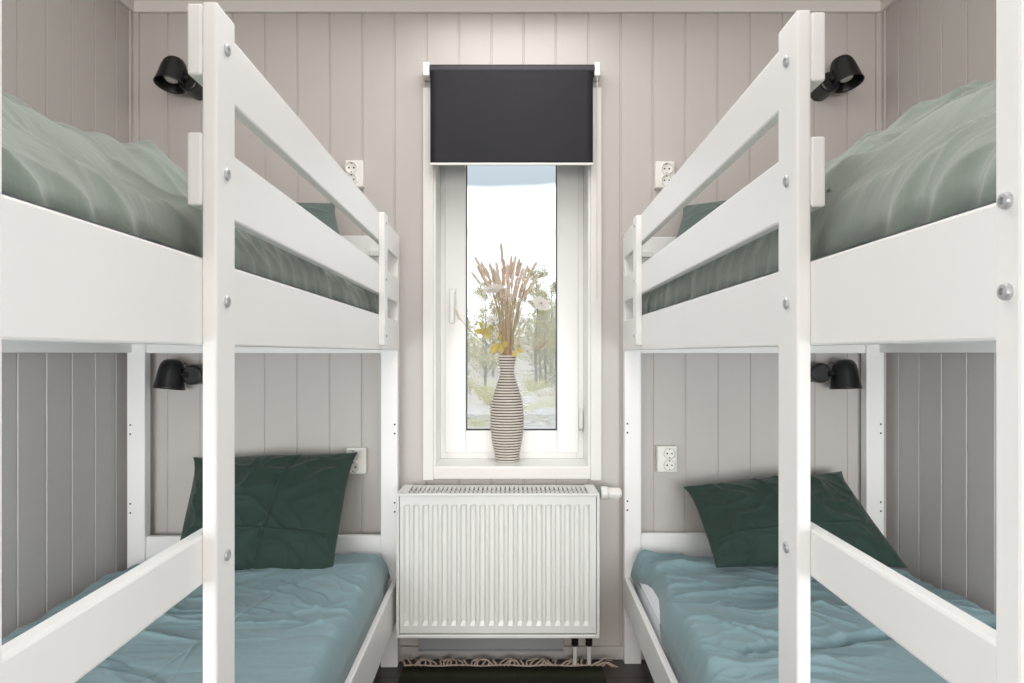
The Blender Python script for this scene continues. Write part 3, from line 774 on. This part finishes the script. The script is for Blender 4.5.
# ------------------------------------------------------------------ sockets
def socket(px0, px1, py0, py1, face_dx, label):
    Yf = WY - 0.030
    a = at(px0, py0, Yf); b = at(px1, py1, Yf)
    t = thing('wall_socket', label, 'socket', (((a.x + b.x) / 2), WY, (a.z + b.z) / 2), group='white double sockets')
    bm = NB(); box(bm, a.x, b.x, Yf, WY, b.z, a.z, 0.005, 3)
    obj('socket_housing', bm, M['plastic'], t, world=True)
    cx = (a.x + b.x) / 2 + face_dx; r = 0.0195
    for k in (0.021, -0.021):
        c = Vector((cx, Yf, (a.z + b.z) / 2 + k))
        bm = NB(); lathe(bm, [(r + 0.0022, -0.0005), (r + 0.0018, 0.0065), (r + 0.0006, 0.0072), (r - 0.0008, 0.0065), (r - 0.0025, 0.0006), (0, 0.0006)], 28, axis_m(c, (0, -1, 0)))
        d = obj('socket_outlet', bm, M['plastic'], t, world=True)
        for dx, dz, hr in ((-0.0085, 0, 0.003), (0.0085, 0, 0.003), (0, 0.0155, 0.0022), (0, -0.0155, 0.0022)):
            bm = NB(); lathe(bm, [(0, 0.0), (hr, 0.0), (hr, 0.0012), (0, 0.0012)], 12, axis_m(c + Vector((dx, 0, dz)), (0, -1, 0)))
            obj('socket_hole', bm, M['hole'], d, world=True)
    return t
socket(344.8, 363, 159.8, 187.3, -0.009, 'white double wall socket above the left upper bunk guard rail')
socket(655.4, 675, 161, 188, 0.006, 'white double wall socket above the right upper bunk guard rail')
socket(346, 366, 447.8, 474.4, -0.011, 'white double wall socket behind the upright dark green pillow')
socket(657.2, 677.5, 446, 472.8, 0.008, 'white double wall socket above the slumped dark green pillow')

# ------------------------------------------------------------------ radiator
def radiator():
    Yf, Yk = 2.272, 2.440
    x0 = at(396, 0, Yf).x; x1 = at(599.8, 0, Yf).x; zt = at(0, 494, Yf).z; zb = at(0, 638.6, Yf).z
    t = thing('radiator', 'white ribbed panel radiator on the wall under the window', 'radiator', ((x0 + x1) / 2, Yk, zb))
    def part(n, bm, m='enamel', parent=t, smooth=False): return obj(n, bm, M[m], parent, world=True, smooth=smooth)
    # front panel with pressed vertical channels
    bm = NB()
    px0, px1, pz0, pz1 = x0 + 0.012, x1 - 0.012, zb + 0.016, zt - 0.008
    n = 20; pitch = (at(592, 0, Yf).x - at(402.5, 0, Yf).x) / n * 1.0
    gx = at(404.5, 0, Yf).x; zg1 = at(0, 505, Yf).z; zg0 = at(0, 626.5, Yf).z
    gw = pitch * 0.52; d = 0.012
    xs = [px0, px0 + 0.002]; dep = [0.004, 0.0]
    for k in range(n):
        c = gx + pitch * 0.5 * 0.44 + pitch * k + 0.0
        xs += [c - gw / 2 - 0.003, c - gw / 2 + 0.0025, c + gw / 2 - 0.0025, c + gw / 2 + 0.003]; dep += [0, 1, 1, 0]
    xs += [px1 - 0.002, px1]; dep += [0, 0]
    dep[0] = 0.0
    zs = [pz0, zg0, zg0 + 0.012, zg1 - 0.005, zg1, pz1]; zd = [0, 0, 1, 1, 0, 0]
    grid = [[bm.verts.new((x, Yf + 0.004 + d * dp * zz, z)) for x, dp in zip(xs, dep)] for z, zz in zip(zs, zd)]
    for i in range(len(zs) - 1):
        for j in range(len(xs) - 1):
            bm.faces.new((grid[i][j], grid[i][j + 1], grid[i + 1][j + 1], grid[i + 1][j]))
    box(bm, px0, px1, Yf + 0.020, Yf + 0.026, pz0, pz1)
    part('front_panel', bm)
    # surrounding case: side plates, bottom and top front lip
    bm = NB(); box(bm, x0, x0 + 0.010, Yf, Yk, zb, zt, 0.003); part('side_panel', bm)
    bm = NB(); box(bm, x1 - 0.010, x1, Yf, Yk, zb, zt, 0.003); part('side_panel', bm)
    bm = NB(); box(bm, x0 + 0.008, x1 - 0.008, Yf, Yf + 0.02, zb, zb + 0.012, 0.003); part('case_lip', bm)
    bm = NB(); box(bm, x0 + 0.008, x1 - 0.008, Yf, Yf + 0.018, zt - 0.008, zt, 0.003); part('case_lip', bm)
    bm = NB(); box(bm, x0 + 0.012, x1 - 0.012, Yk - 0.012, Yk, zb, zt - 0.01, 0.004); part('rear_panel', bm)
    # convector fins seen through the grille
    bm = NB()
    x = x0 + 0.014
    while x < x1 - 0.012:
        box(bm, x, x + 0.001, Yf + 0.03, Yk - 0.02, zb + 0.02, zt - 0.022); x += 0.012
    part('convector_fins', bm, 'shadowgap')
    # top grille: slots in two rows
    bm = NB(); zg = zt - 0.003
    g0, g1 = x0 + 0.030, x1 - 0.030
    ybars = [(Yf + 0.012, Yf + 0.034), (Yf + 0.062, Yf + 0.074), (Yk - 0.034, Yk)]
    for a, b in ybars: box(bm, x0 + 0.008, x1 - 0.008, a, b, zg - 0.002, zg)
    box(bm, x0 + 0.004, g0 + 0.004, Yf + 0.010, Yk, zg - 0.002, zt - 0.0008); box(bm, g1 - 0.004, x1 - 0.004, Yf + 0.010, Yk, zg - 0.002, zt - 0.0008)
    nn = 40
    for k in range(nn + 1):
        xx = g0 + (g1 - g0) * k / nn
        box(bm, xx - 0.0052, xx + 0.0052, Yf + 0.03, Yk - 0.03, zg - 0.002, zg)
    gr = part('grille', bm)
    bm = NB(); box(bm, x0 + 0.011, x1 - 0.011, Yf + 0.03, Yk - 0.014, zt - 0.016, zt - 0.013); obj('slot_backing', bm, M['shadowgap'], gr, world=True)  # sheet added under the grille so its slots read evenly grey
    # lower cover of the wall bracket, below the case
    bm = NB(); a = at(418.5, 0, 2.40).x; b = at(563.5, 0, 2.40).x
    box(bm, a, b, 2.395, 2.455, at(0, 649.5, 2.4).z, zb + 0.02, 0.002); box(bm, a, b, 2.388, 2.40, at(0, 650.8, 2.4).z, at(0, 648.8, 2.4).z, 0.001); part('lower_cover', bm, 'cover_grey')
    # thermostat
    p = at(600.5, 493, 2.385)
    bm = NB(); lathe(bm, [(0, 0), (0.019, 0), (0.019, 0.010), (0, 0.010)], 24, axis_m(p + Vector((-0.012, 0, 0)), (1, 0, 0)))
    v = part('valve', bm, 'shadowgap')
    bm = NB(); lathe(bm, [(0, 0), (0.021, 0), (0.0235, 0.003), (0.0235, 0.020), (0.021, 0.026), (0.019, 0.028), (0.0175, 0.066), (0.015, 0.072), (0, 0.072)], 28, axis_m(p, (1, 0, 0)))
    for k in range(14):
        th = 2 * math.pi * k / 14
        box(bm, p.x + 0.03, p.x + 0.064, p.y + 0.0178 * math.cos(th) - 0.0012, p.y + 0.0178 * math.cos(th) + 0.0012, p.z + 0.0178 * math.sin(th) - 0.0012, p.z + 0.0178 * math.sin(th) + 0.0012)
    th_ = part('thermostat_head', bm, 'plastic'); th_['label'] = 'white thermostat knob'
    for px in (575, 589):
        q = at(px, 645, 2.42)
        bm = NB(); tube(bm, [(q.x, q.y, 0.0), (q.x, q.y, 0.10)], 0.0078, 14); pp = part('pipe', bm, 'enamel', smooth=False)
        bm = NB(); lathe(bm, [(0, 0), (0.009, 0), (0.0125, 0.004), (0.0125, 0.012), (0.010, 0.016), (0.0125, 0.02), (0.0125, 0.034), (0, 0.034)], 20, Matrix.Translation((q.x, q.y, at(0, 645.8, 2.42).z)))
        box(bm, q.x - 0.007, q.x + 0.007, q.y - 0.007, q.y + 0.007, at(0, 640, 2.42).z, zb + 0.03)
        c = obj('pipe_coupling', bm, M['black'], pp, world=True); c['label'] = 'black pipe coupling'
radiator()

# ------------------------------------------------------------------ rug
def rug():
    x0, x1, y0, y1 = -0.382, 0.318, 1.0, 2.412
    t = thing('rug', 'dark olive woven rug with cream fringe on the floor between the beds', 'rug', ((x0 + x1) / 2, (y0 + y1) / 2, 0))
    bm = NB(); nx, ny = 40, 60; g = []
    for i in range(nx + 1):
        row = []
        for j in range(ny + 1):
            x = x0 + (x1 - x0) * i / nx; y = y0 + (y1 - y0) * j / ny
            row.append(bm.verts.new((x, y + 0.004 * math.sin(i * 0.7), 0.008 + 0.0015 * float(perlin(x * 9, y * 9, 2)))))
        g.append(row)
    for i in range(nx):
        for j in range(ny): bm.faces.new((g[i][j], g[i + 1][j], g[i + 1][j + 1], g[i][j + 1]))
    ext = bmesh.ops.extrude_face_region(bm, geom=bm.faces[:])
    for v in ext['geom']:
        if isinstance(v, bmesh.types.BMVert): v.co.z = 0.0005
    bmesh.ops.recalc_face_normals(bm, faces=bm.faces[:])
    obj('woven_field', bm, M['rug'], t, world=True)
    rr = random.Random(3)
    n = 46
    for k in range(n):
        x = x0 + 0.004 + (x1 - x0 - 0.008) * k / (n - 1)
        lean = 0.032 * math.sin(k * 0.9) + rr.uniform(-0.03, 0.03) + (0.05 if k > n - 4 else 0) - (0.03 if k < 2 else 0)
        ln = rr.uniform(0.045, 0.062)
        pts = []
        for s in range(8):
            q = s / 7
            pts.append((x + lean * q + 0.006 * math.sin(q * 7 + k), y1 - 0.004 + ln * (q - 0.35 * q * q * rr.uniform(0.6, 1.2)) - (0.05 * q if k > n - 3 else 0), 0.008 + 0.018 * math.sin(q * 3.0) * (0.5 + 0.5 * rr.random()) + 0.001))
        bm = NB(); tube(bm, pts, [0.0032, 0.0034, 0.003, 0.0032, 0.003, 0.003, 0.0028, 0.0015], 7)
        obj('tassel', bm, M['fringe'], t, world=True, smooth=True)
    bm = NB(); tube(bm, [(x0 + (x1 - x0) * i / 30, y1 + 0.004 * math.sin(i * 0.93), 0.009) for i in range(31)], 0.0035, 7)
    obj('edge_cord', bm, M['fringe'], t, world=True, smooth=True)
rug()

# ------------------------------------------------------------------ vase and dried flowers
VY = 2.598; VX = at(507, 0, VY).x; VZ = WOZ0
def vase():
    t = thing('vase', 'tall cord-wrapped ribbed vase holding dried grasses on the window sill', 'vase', (VX, VY, VZ))
    ctrl_z = [0.0, 0.03, 0.09, 0.165, 0.235, 0.285, 0.325, 0.355, 0.385, 0.402]
    ctrl_r = [0.044, 0.049, 0.0605, 0.0660, 0.0585, 0.044, 0.0315, 0.0295, 0.034, 0.037]
    rr = lambda z: float(smooth_interp(np.array([z]), ctrl_z, ctrl_r)[0])
    prof = [(0, 0.001)] + [(rr(z) - 0.004, z + (0.001 if z == 0 else 0)) for z in np.linspace(0, 0.400, 60)]
    prof += [(rr(z) - 0.009, z) for z in np.linspace(0.400, 0.02, 40)] + [(0, 0.02)]
    bm = NB(); lathe(bm, prof, 40); obj('vase_body', bm, M['vase'], t, smooth=True)
    bm = NB(); n = 39
    for k in range(n):
        z = 0.0045 + 0.395 * k / (n - 1)
        r = rr(z) - 0.0025
        ringp = [(r + 0.0027 * math.cos(a), z + 0.0037 * math.sin(a)) for a in [2 * math.pi * i / 8 for i in range(9)]]
        lathe(bm, ringp, 44)
    obj('wrapped_cord', bm, M['cord'], t, smooth=True)
vase()

RIMZ = VZ + 0.402
def stem_path(tip, k, rr, bow=0.25):
    """from inside the vase up through the neck to the tip"""
    foot = Vector((VX + rr.uniform(-0.012, 0.012), VY + rr.uniform(-0.012, 0.012), VZ + 0.12))
    ang = math.atan2(tip.y - VY, tip.x - VX); rad = rr.uniform(0.004, 0.018)
    neck = Vector((VX + rad * math.cos(ang) , VY + rad * math.sin(ang), RIMZ))
    pts = []
    n = 12
    ctrl = neck + Vector(((tip.x - neck.x) * bow, (tip.y - neck.y) * bow, (tip.z - neck.z) * 0.6))
    pts.append(foot); pts.append(foot.lerp(neck, 0.5))
    for i in range(n + 1):
        q = i / n
        pts.append((1 - q) ** 2 * neck + 2 * q * (1 - q) * ctrl + q * q * tip)
    return pts

GL = 'thin dried grass stalk with a furry beige seed head, standing in the cord vase'
def grass(tip_px, head_len, dy, label, group, head='spike', r=0.0055, bow=0.3, rr=None):
    tip = at(tip_px[0], tip_px[1], VY + dy)
    p = stem_path(tip, 0, rr, bow)
    t = thing('dried_grass', label, 'dried grass', (VX, VY, VZ + 0.12), group=group)
    bm = NB(); tube(bm, p, [0.0013] * (len(p) - 4) + [0.001] * 4, 5); obj('stem', bm, M['stem'], t, world=True)
    # head: walk back from the tip along the path
    d = (p[-1] - p[-3]).normalized()
    bm = NB(); N = 15; pts = []; rad = []
    for i in range(N + 1):
        q = i / N
        c = tip - d * head_len * (1 - q) + Vector((rr.uniform(-.0006, .0006), rr.uniform(-.0006, .0006), 0))
        bend = (q - 0.3) ** 2 * 0.012
        c.x += bend * (1 if tip.x > VX else -1) * 0.5
        pts.append(c); rad.append(r * (0.45 + 0.55 * min(1, math.sin(math.pi * min(1, q * 0.9 + 0.08)) * 1.8)) * rr.uniform(0.85, 1.12))
    rad[-1] = r * 0.2
    tube(bm, pts, rad, 7)
    for i in range(110):                              # bristles
        q = rr.random(); a = rr.random() * 6.28
        c = pts[min(N, int(q * N))]
        o = Vector((math.cos(a), math.sin(a), 0.5 + 0.4 * rr.random())).normalized()
        e = c + o * r * rr.uniform(1.3, 2.2); s = o.cross(d).normalized() * 0.0008
        v = [bm.verts.new(c + s), bm.verts.new(c - s), bm.verts.new(e)]; bm.faces.new(v)
    obj('seed_head', bm, M[head], t, world=True, smooth=True)
    return t
def grasses():
    rr = random.Random(11)
    tall = [((475.5, 257), 0.070, 0.01), ((472, 272), 0.045, -0.02), ((481.5, 262), 0.055, 0.03), ((490, 263), 0.055, -0.01), ((496.5, 262), 0.055, 0.02),
            ((511, 256), 0.06, 0.03), ((515, 256), 0.055, -0.02), ((519, 259), 0.055, 0.02), ((527.5, 265), 0.055, 0.0), ((536, 262), 0.04, 0.03),
            ((538, 275), 0.055, -0.01), ((534, 280), 0.05, 0.02), ((523, 268), 0.055, 0.03), ((507, 264), 0.06, -0.03), ((503, 268), 0.055, 0.02),
            ((486, 268), 0.05, -0.03), ((499, 275), 0.05, -0.035), ((513, 270), 0.055, -0.03), ((529, 275), 0.05, -0.03), ((517, 277), 0.055, -0.045),
            ((493, 276), 0.05, 0.04), ((509, 281), 0.05, -0.05), ((522, 283), 0.05, 0.04), ((504, 259), 0.05, 0.04), ((478, 266), 0.05, 0.035), ((531, 270), 0.05, 0.045),
            ((500, 286), 0.04, -0.05), ((515, 289), 0.04, -0.055), ((526, 290), 0.04, 0.03), ((508, 272), 0.05, 0.05),
            ((484, 276), 0.045, -0.045), ((494, 268), 0.05, -0.05), ((521, 262), 0.05, 0.05), ((532, 285), 0.045, -0.02), ((489, 281), 0.04, 0.05), ((512, 262), 0.055, 0.0), ((501, 280), 0.045, 0.0), ((518, 284), 0.045, 0.0), ((526, 279), 0.045, 0.01), ((497, 290), 0.035, -0.03), ((511, 293), 0.035, -0.06), ((506, 289), 0.04, -0.03)]
    for k, (px, hl, dy) in enumerate(tall):
        grass(px, hl * 1.2, dy, GL, 'beige dried grasses in the vase', 'spikegrey' if k % 4 == 3 else 'spike', rr.uniform(0.0050, 0.0064), rr.uniform(0.15, 0.4), rr)
    grass((501.5, 243), 0.075, 0.0, 'tallest dried grass stalk rising above the whole bunch in the cord vase', 'dried grasses apart from the bunch', 'spikegrey', 0.0055, 0.0, rr)
    grass((454.5, 307), 0.05, -0.03, 'dried grass stalk drooping left in front of the window handle', 'dried grasses apart from the bunch', 'spike', 0.0038, 0.9, rr)
    grass((547.5, 341), 0.055, -0.02, 'short dried grass stalk drooping low to the right of the vase neck', 'dried grasses apart from the bunch', 'stem', 0.003, 0.9, rr)
grasses()

def disc_flower(px, dy, rad, facing, label, seed, petals=26, layers=3, flat=0.35):
    rr = random.Random(seed)
    c = at(px[0], px[1], VY + dy)
    p = stem_path(c, 0, rr, 0.35)
    t = thing('dried_flower', label, 'dried flower', (VX, VY, VZ + 0.12), group='white dried flowers in the vase')
    bm = NB(); tube(bm, p, 0.0013, 6); obj('stem', bm, M['stem'], t, world=True)
    m = axis_m(c, facing)
    bm = NB()
    for L in range(layers):
        rl = rad * (1 - 0.22 * L)
        for k in range(petals - 4 * L):
            a = 2 * math.pi * (k + 0.5 * L) / (petals - 4 * L) + rr.uniform(-0.06, 0.06)
            r1 = rl * rr.uniform(0.88, 1.05); wd = r1 * 0.17; zt = flat * r1 * (0.35 + 0.35 * L) * rr.uniform(0.7, 1.2)
            ca, sa = math.cos(a), math.sin(a)
            def q(r, w, z): return m @ Vector((ca * r - sa * w, sa * r + ca * w, z))
            b0 = bm.verts.new(q(rl * 0.1, 0, 0.002 * L)); l1 = bm.verts.new(q(r1 * 0.65, wd, zt * 0.7)); r_ = bm.verts.new(q(r1 * 0.65, -wd, zt * 0.7)); mid = bm.verts.new(q(r1 * 0.62, 0, zt * 0.55 - 0.001)); tp = bm.verts.new(q(r1, 0, zt))
            bm.faces.new((b0, r_, mid)); bm.faces.new((b0, mid, l1)); bm.faces.new((mid, r_, tp)); bm.faces.new((l1, mid, tp))
    obj('petals', bm, M['petal'], t, world=True)
    bm = NB(); lathe(bm, [(0, -0.010), (rad * 0.10, -0.008), (rad * 0.24, -0.002), (rad * 0.18, 0.003), (0, 0.004)], 14, m)
    for k in range(9):
        a = 6.28 * k / 9
        p0 = m @ Vector((math.cos(a) * rad * 0.2, math.sin(a) * rad * 0.2, -0.004)); p1 = m @ Vector((math.cos(a) * rad * 0.45, math.sin(a) * rad * 0.45, -0.001))
        tube(bm, [p0, p1], [0.0012, 0.0005], 4)
    obj('calyx', bm, M['bract'], t, world=True)
disc_flower((541, 304), -0.02, 0.040, (0.35, -0.75, 0.55), 'large white dried daisy-like flower at the right of the bunch', 1)
disc_flower((493, 290), -0.05, 0.042, (-0.2, -0.5, 0.8), 'pale white dried flower head low among grass heads on the left', 2, 34, 4, 0.5)
disc_flower((492, 320), -0.055, 0.025, (-0.25, -0.7, 0.7), 'small white dried flower above the yellow leaves at the left', 3, 20, 3, 0.7)
disc_flower((523.5, 321), -0.045, 0.017, (0.5, -0.7, 0.6), 'smallest white dried flower bud at the right of the stems', 4, 14, 3, 1.0)

def leaf_sprig(tips, dy, label, seed):
    rr = random.Random(seed)
    main = at(tips[0][0], tips[0][1], VY + dy)
    p = stem_path(main, 0, rr, 0.5)
    t = thing('dried_leaf_sprig', label, 'leaf sprig', (VX, VY, VZ + 0.12), group='yellow leaf sprigs in the vase')
    bm = NB(); tube(bm, p, 0.0012, 5); obj('stem', bm, M['stem'], t, world=True)
    for k, (x, y) in enumerate(tips):
        c = at(x, y, VY + dy + rr.uniform(-0.012, 0.012))
        src = p[-4] if k else p[-2]
        d = (c - src); d = d.normalized() if d.length > 1e-4 else Vector((0, 0, 1))
        side = d.cross(Vector((rr.uniform(-.4, .4), 1, rr.uniform(-.3, .3)))).normalized(); up = side.cross(d)
        ln = rr.uniform(0.030, 0.042); w = ln * 0.33
        bm = NB(); rows = []
        for i in range(7):
            q = i / 6; ww = w * math.sin(math.pi * (0.08 + 0.9 * q)) ; o = c - d * ln * 0.5 + d * ln * q + up * 0.006 * math.sin(q * 3)
            rows.append([bm.verts.new(o - side * ww + up * 0.004), bm.verts.new(o), bm.verts.new(o + side * ww + up * 0.004)])
        for a, b in zip(rows[:-1], rows[1:]):
            for j in range(2): bm.faces.new((a[j], a[j + 1], b[j + 1], b[j]))
        bmesh.ops.solidify(bm, geom=bm.faces[:], thickness=0.0006)
        obj('leaf', bm, M['leaf'], t, world=True, smooth=True)
leaf_sprig([(480, 324), (484, 331), (489, 328), (479, 331), (487, 334)], -0.055, 'yellow leaf sprig sticking out to the left of the stems', 5)
leaf_sprig([(501, 338), (496, 346), (501, 349), (494, 350), (504, 344)], -0.05, 'yellow brown leaf sprig in front of the stems above the rim', 6)
leaf_sprig([(517, 346), (520, 350), (515, 353)], -0.045, 'yellow leaf sprig at the right of the vase rim', 7)

# ------------------------------------------------------------------ outside
GZ = -0.39
def hill(x, y):
    return 0.045 * max(0, y - 34) * (1 + 0.9 / (1 + math.exp(-(x - 0.5) * 0.45)))
def ground():
    bm = NB(); nx, ny = 90, 110; g = []
    xs = np.linspace(-30, 30, nx + 1); ys = 2.9 + (np.linspace(0, 1, ny + 1) ** 1.6) * 75
    for x in xs:
        row = []
        for y in ys:
            z = GZ + 0.10 * float(perlin(x * 0.6, y * 0.6, 31)) + 0.05 * float(perlin(x * 2.2, y * 2.2, 32))
            z += 0.55 * math.exp(-((x - 2.2) / 2.2) ** 2 - ((y - 21) / 3.5) ** 2)
            z += hill(x, y)
            row.append(bm.verts.new((x, y, z)))
        g.append(row)
    for i in range(nx):
        for j in range(ny): bm.faces.new((g[i][j], g[i + 1][j], g[i + 1][j + 1], g[i][j + 1]))
    o = struct('ground', bm, M['ground'], smooth=True)
    return o
ground()

def rock_mesh(seed):
    bm = NB(); bmesh.ops.create_icosphere(bm, subdivisions=3, radius=1)
    for v in bm.verts:
        n = float(perlin(v.co.x * 1.3 + seed * 3, v.co.y * 1.3 + v.co.z * 1.7, seed)) 
        v.co *= 1 + 0.45 * n
        v.co.z *= 0.55
        v.co.x *= 1.25
    me = bpy.data.meshes.new('rock'); bm.to_mesh(me); bm.free(); return me
rms = [rock_mesh(k) for k in range(3)]
rk = random.Random(5)
for k in range(26):
    y = rk.uniform(10.5, 16.4); x = rk.uniform(-0.16, 0.16) * y
    s = rk.uniform(0.10, 0.32)
    o = obj('rock', rms[k % 3], M['rock'], None, (x, y, GZ + s * 0.1), (0, 0, rk.uniform(0, 6)), smooth=False)
    o.scale = (s, s, s)
    tag(o, 'pale boulder lying on the ground outside the window', 'rock', 'boulders outside the window')

def tree_parts(seed, kind):
    rr = random.Random(seed)
    tb, fb = NB(), NB()
    H = 7.5 if kind == 'birch' else 7.0
    tube(tb, [(0.06 * math.sin(i), 0.05 * math.cos(i * 1.3), H * i / 7) for i in range(8)], [0.10 * (1 - i / 7.6) + 0.008 for i in range(8)], 7)
    def quad(c, s):
        a = Vector((rr.gauss(0, 1), rr.gauss(0, 1), rr.gauss(0, 1))).normalized(); b = a.orthogonal().normalized()
        v = [fb.verts.new(c + a * s), fb.verts.new(c + b * s * 0.7), fb.verts.new(c - a * s), fb.verts.new(c - b * s * 0.7)]; fb.faces.new(v)
    if kind == 'birch':
        for k in range(46):
            z = H * rr.uniform(0.12, 0.97); a = rr.random() * 6.28; ln = (H - z) * 0.28 + 0.5
            p0 = Vector((0, 0, z)); p1 = p0 + Vector((math.cos(a) * ln * 0.5, math.sin(a) * ln * 0.5, ln * 0.45)); p2 = p0 + Vector((math.cos(a) * ln, math.sin(a) * ln, ln * 0.55))
            tube(tb, [p0, p1, p2], [0.022, 0.013, 0.005], 4)
            for j in range(7):
                q = rr.uniform(0.25, 1); o = p0.lerp(p1, q * 2) if q < .5 else p1.lerp(p2, q * 2 - 1)
                e = o + Vector((rr.gauss(0, .25), rr.gauss(0, .25), rr.uniform(-0.1, 0.45)))
                tube(tb, [o, e], [0.006, 0.003], 3, False)
                for _ in range(12): quad(o.lerp(e, rr.random()) + Vector((rr.gauss(0, .07), rr.gauss(0, .07), rr.gauss(0, .07))), rr.uniform(0.03, 0.07))
    else:
        for k in range(70):
            z = H * (0.06 + 0.92 * k / 70); a = k * 2.4; ln = (1 - z / H) * 1.5 + 0.15
            p0 = Vector((0, 0, z)); p2 = p0 + Vector((math.cos(a) * ln, math.sin(a) * ln, -0.18 * ln))
            tube(tb, [p0, p2], [0.016, 0.004], 4)
            for j in range(int(34 * ln) + 6):
                quad(p0.lerp(p2, rr.uniform(0.1, 1)) + Vector((rr.gauss(0, .10), rr.gauss(0, .10), rr.gauss(0, .06))), rr.uniform(0.03, 0.075))
    mt = bpy.data.meshes.new('trunk'); tb.to_mesh(mt); tb.free(); mf = bpy.data.meshes.new('crown'); fb.to_mesh(mf); fb.free()
    return mt, mf
KT = {'birch': [tree_parts(1, 'birch'), tree_parts(2, 'birch')], 'spruce': [tree_parts(3, 'spruce'), tree_parts(4, 'spruce')]}
tr = random.Random(8)
spots = []
def spaced(y0, y1, gap, spread=0.17):
    for _ in range(400):
        y = tr.uniform(y0, y1); x = tr.uniform(-spread, spread) * y
        if all(math.hypot(x - a, y - b) > gap for a, b in spots):
            spots.append((x, y)); return x, y
    return None
for k in range(60):
    q = spaced(25, 70, 2.3, 0.15)
    if q is None: continue
    x, y = q
    kind = 'spruce' if k % 3 == 1 else 'birch'
    s = tr.uniform(0.58, 0.8)
    if kind == 'spruce' : s *= tr.uniform(0.75, 1.05)
    if x < -0.02 * y: s *= 0.72
    lab = 'bare pale birch tree in the woods beyond the window' if kind == 'birch' else 'pale green spruce tree in the woods beyond the window'
    t = thing(kind + '_tree', lab, 'tree', (x, y, GZ + hill(x, y) - 0.1), (0, 0, tr.uniform(0, 6)), group=kind + ' trees beyond the window')
    t.scale = (s, s, s)
    mt, mf = KT[kind][k % 2]
    obj('trunk', mt, M['bark'] if kind == 'birch' else M['twig'], t); obj('crown', mf, M['buds'] if kind == 'birch' else M['needle'], t)

def bush_mesh(seed):
    rr = random.Random(seed); bm = NB()
    for k in range(36):
        a = rr.random() * 6.28; t = rr.random() * 0.5; ln = rr.uniform(0.5, 1.0)
        e = Vector((math.cos(a) * ln * (0.3 + t), math.sin(a) * ln * (0.3 + t), ln * 0.9))
        tube(bm, [(0, 0, 0), e * 0.5 + Vector((0, 0, .08)), e], [0.012, 0.008, 0.003], 4)
        for _ in range(40):
            c = e * rr.uniform(0.3, 1) + Vector((rr.gauss(0, .07), rr.gauss(0, .07), rr.gauss(0, .07)))
            a_ = Vector((rr.gauss(0, 1), rr.gauss(0, 1), rr.gauss(0, 1))).normalized(); b_ = a_.orthogonal().normalized(); s = rr.uniform(.012, .035)
            bm.faces.new([bm.verts.new(c + a_ * s), bm.verts.new(c + b_ * s * .6), bm.verts.new(c - a_ * s), bm.verts.new(c - b_ * s * .6)])
    me = bpy.data.meshes.new('bush'); bm.to_mesh(me); bm.free(); return me
bms = [bush_mesh(1), bush_mesh(2)]
spots.clear()
for k in range(26):
    q = spaced(17.5, 23, 1.15, 0.2)
    if q is None: continue
    x, y = q; s = tr.uniform(0.45, 0.95)
    o = obj('bush', bms[k % 2], M['buds'], None, (x, y, GZ - 0.03), (0, 0, tr.uniform(0, 6))); o.scale = (s, s, s)
    tag(o, 'pale yellow leafy bush in front of the woods outside', 'bush', 'bushes outside the window')

bpy.context.view_layer.update()
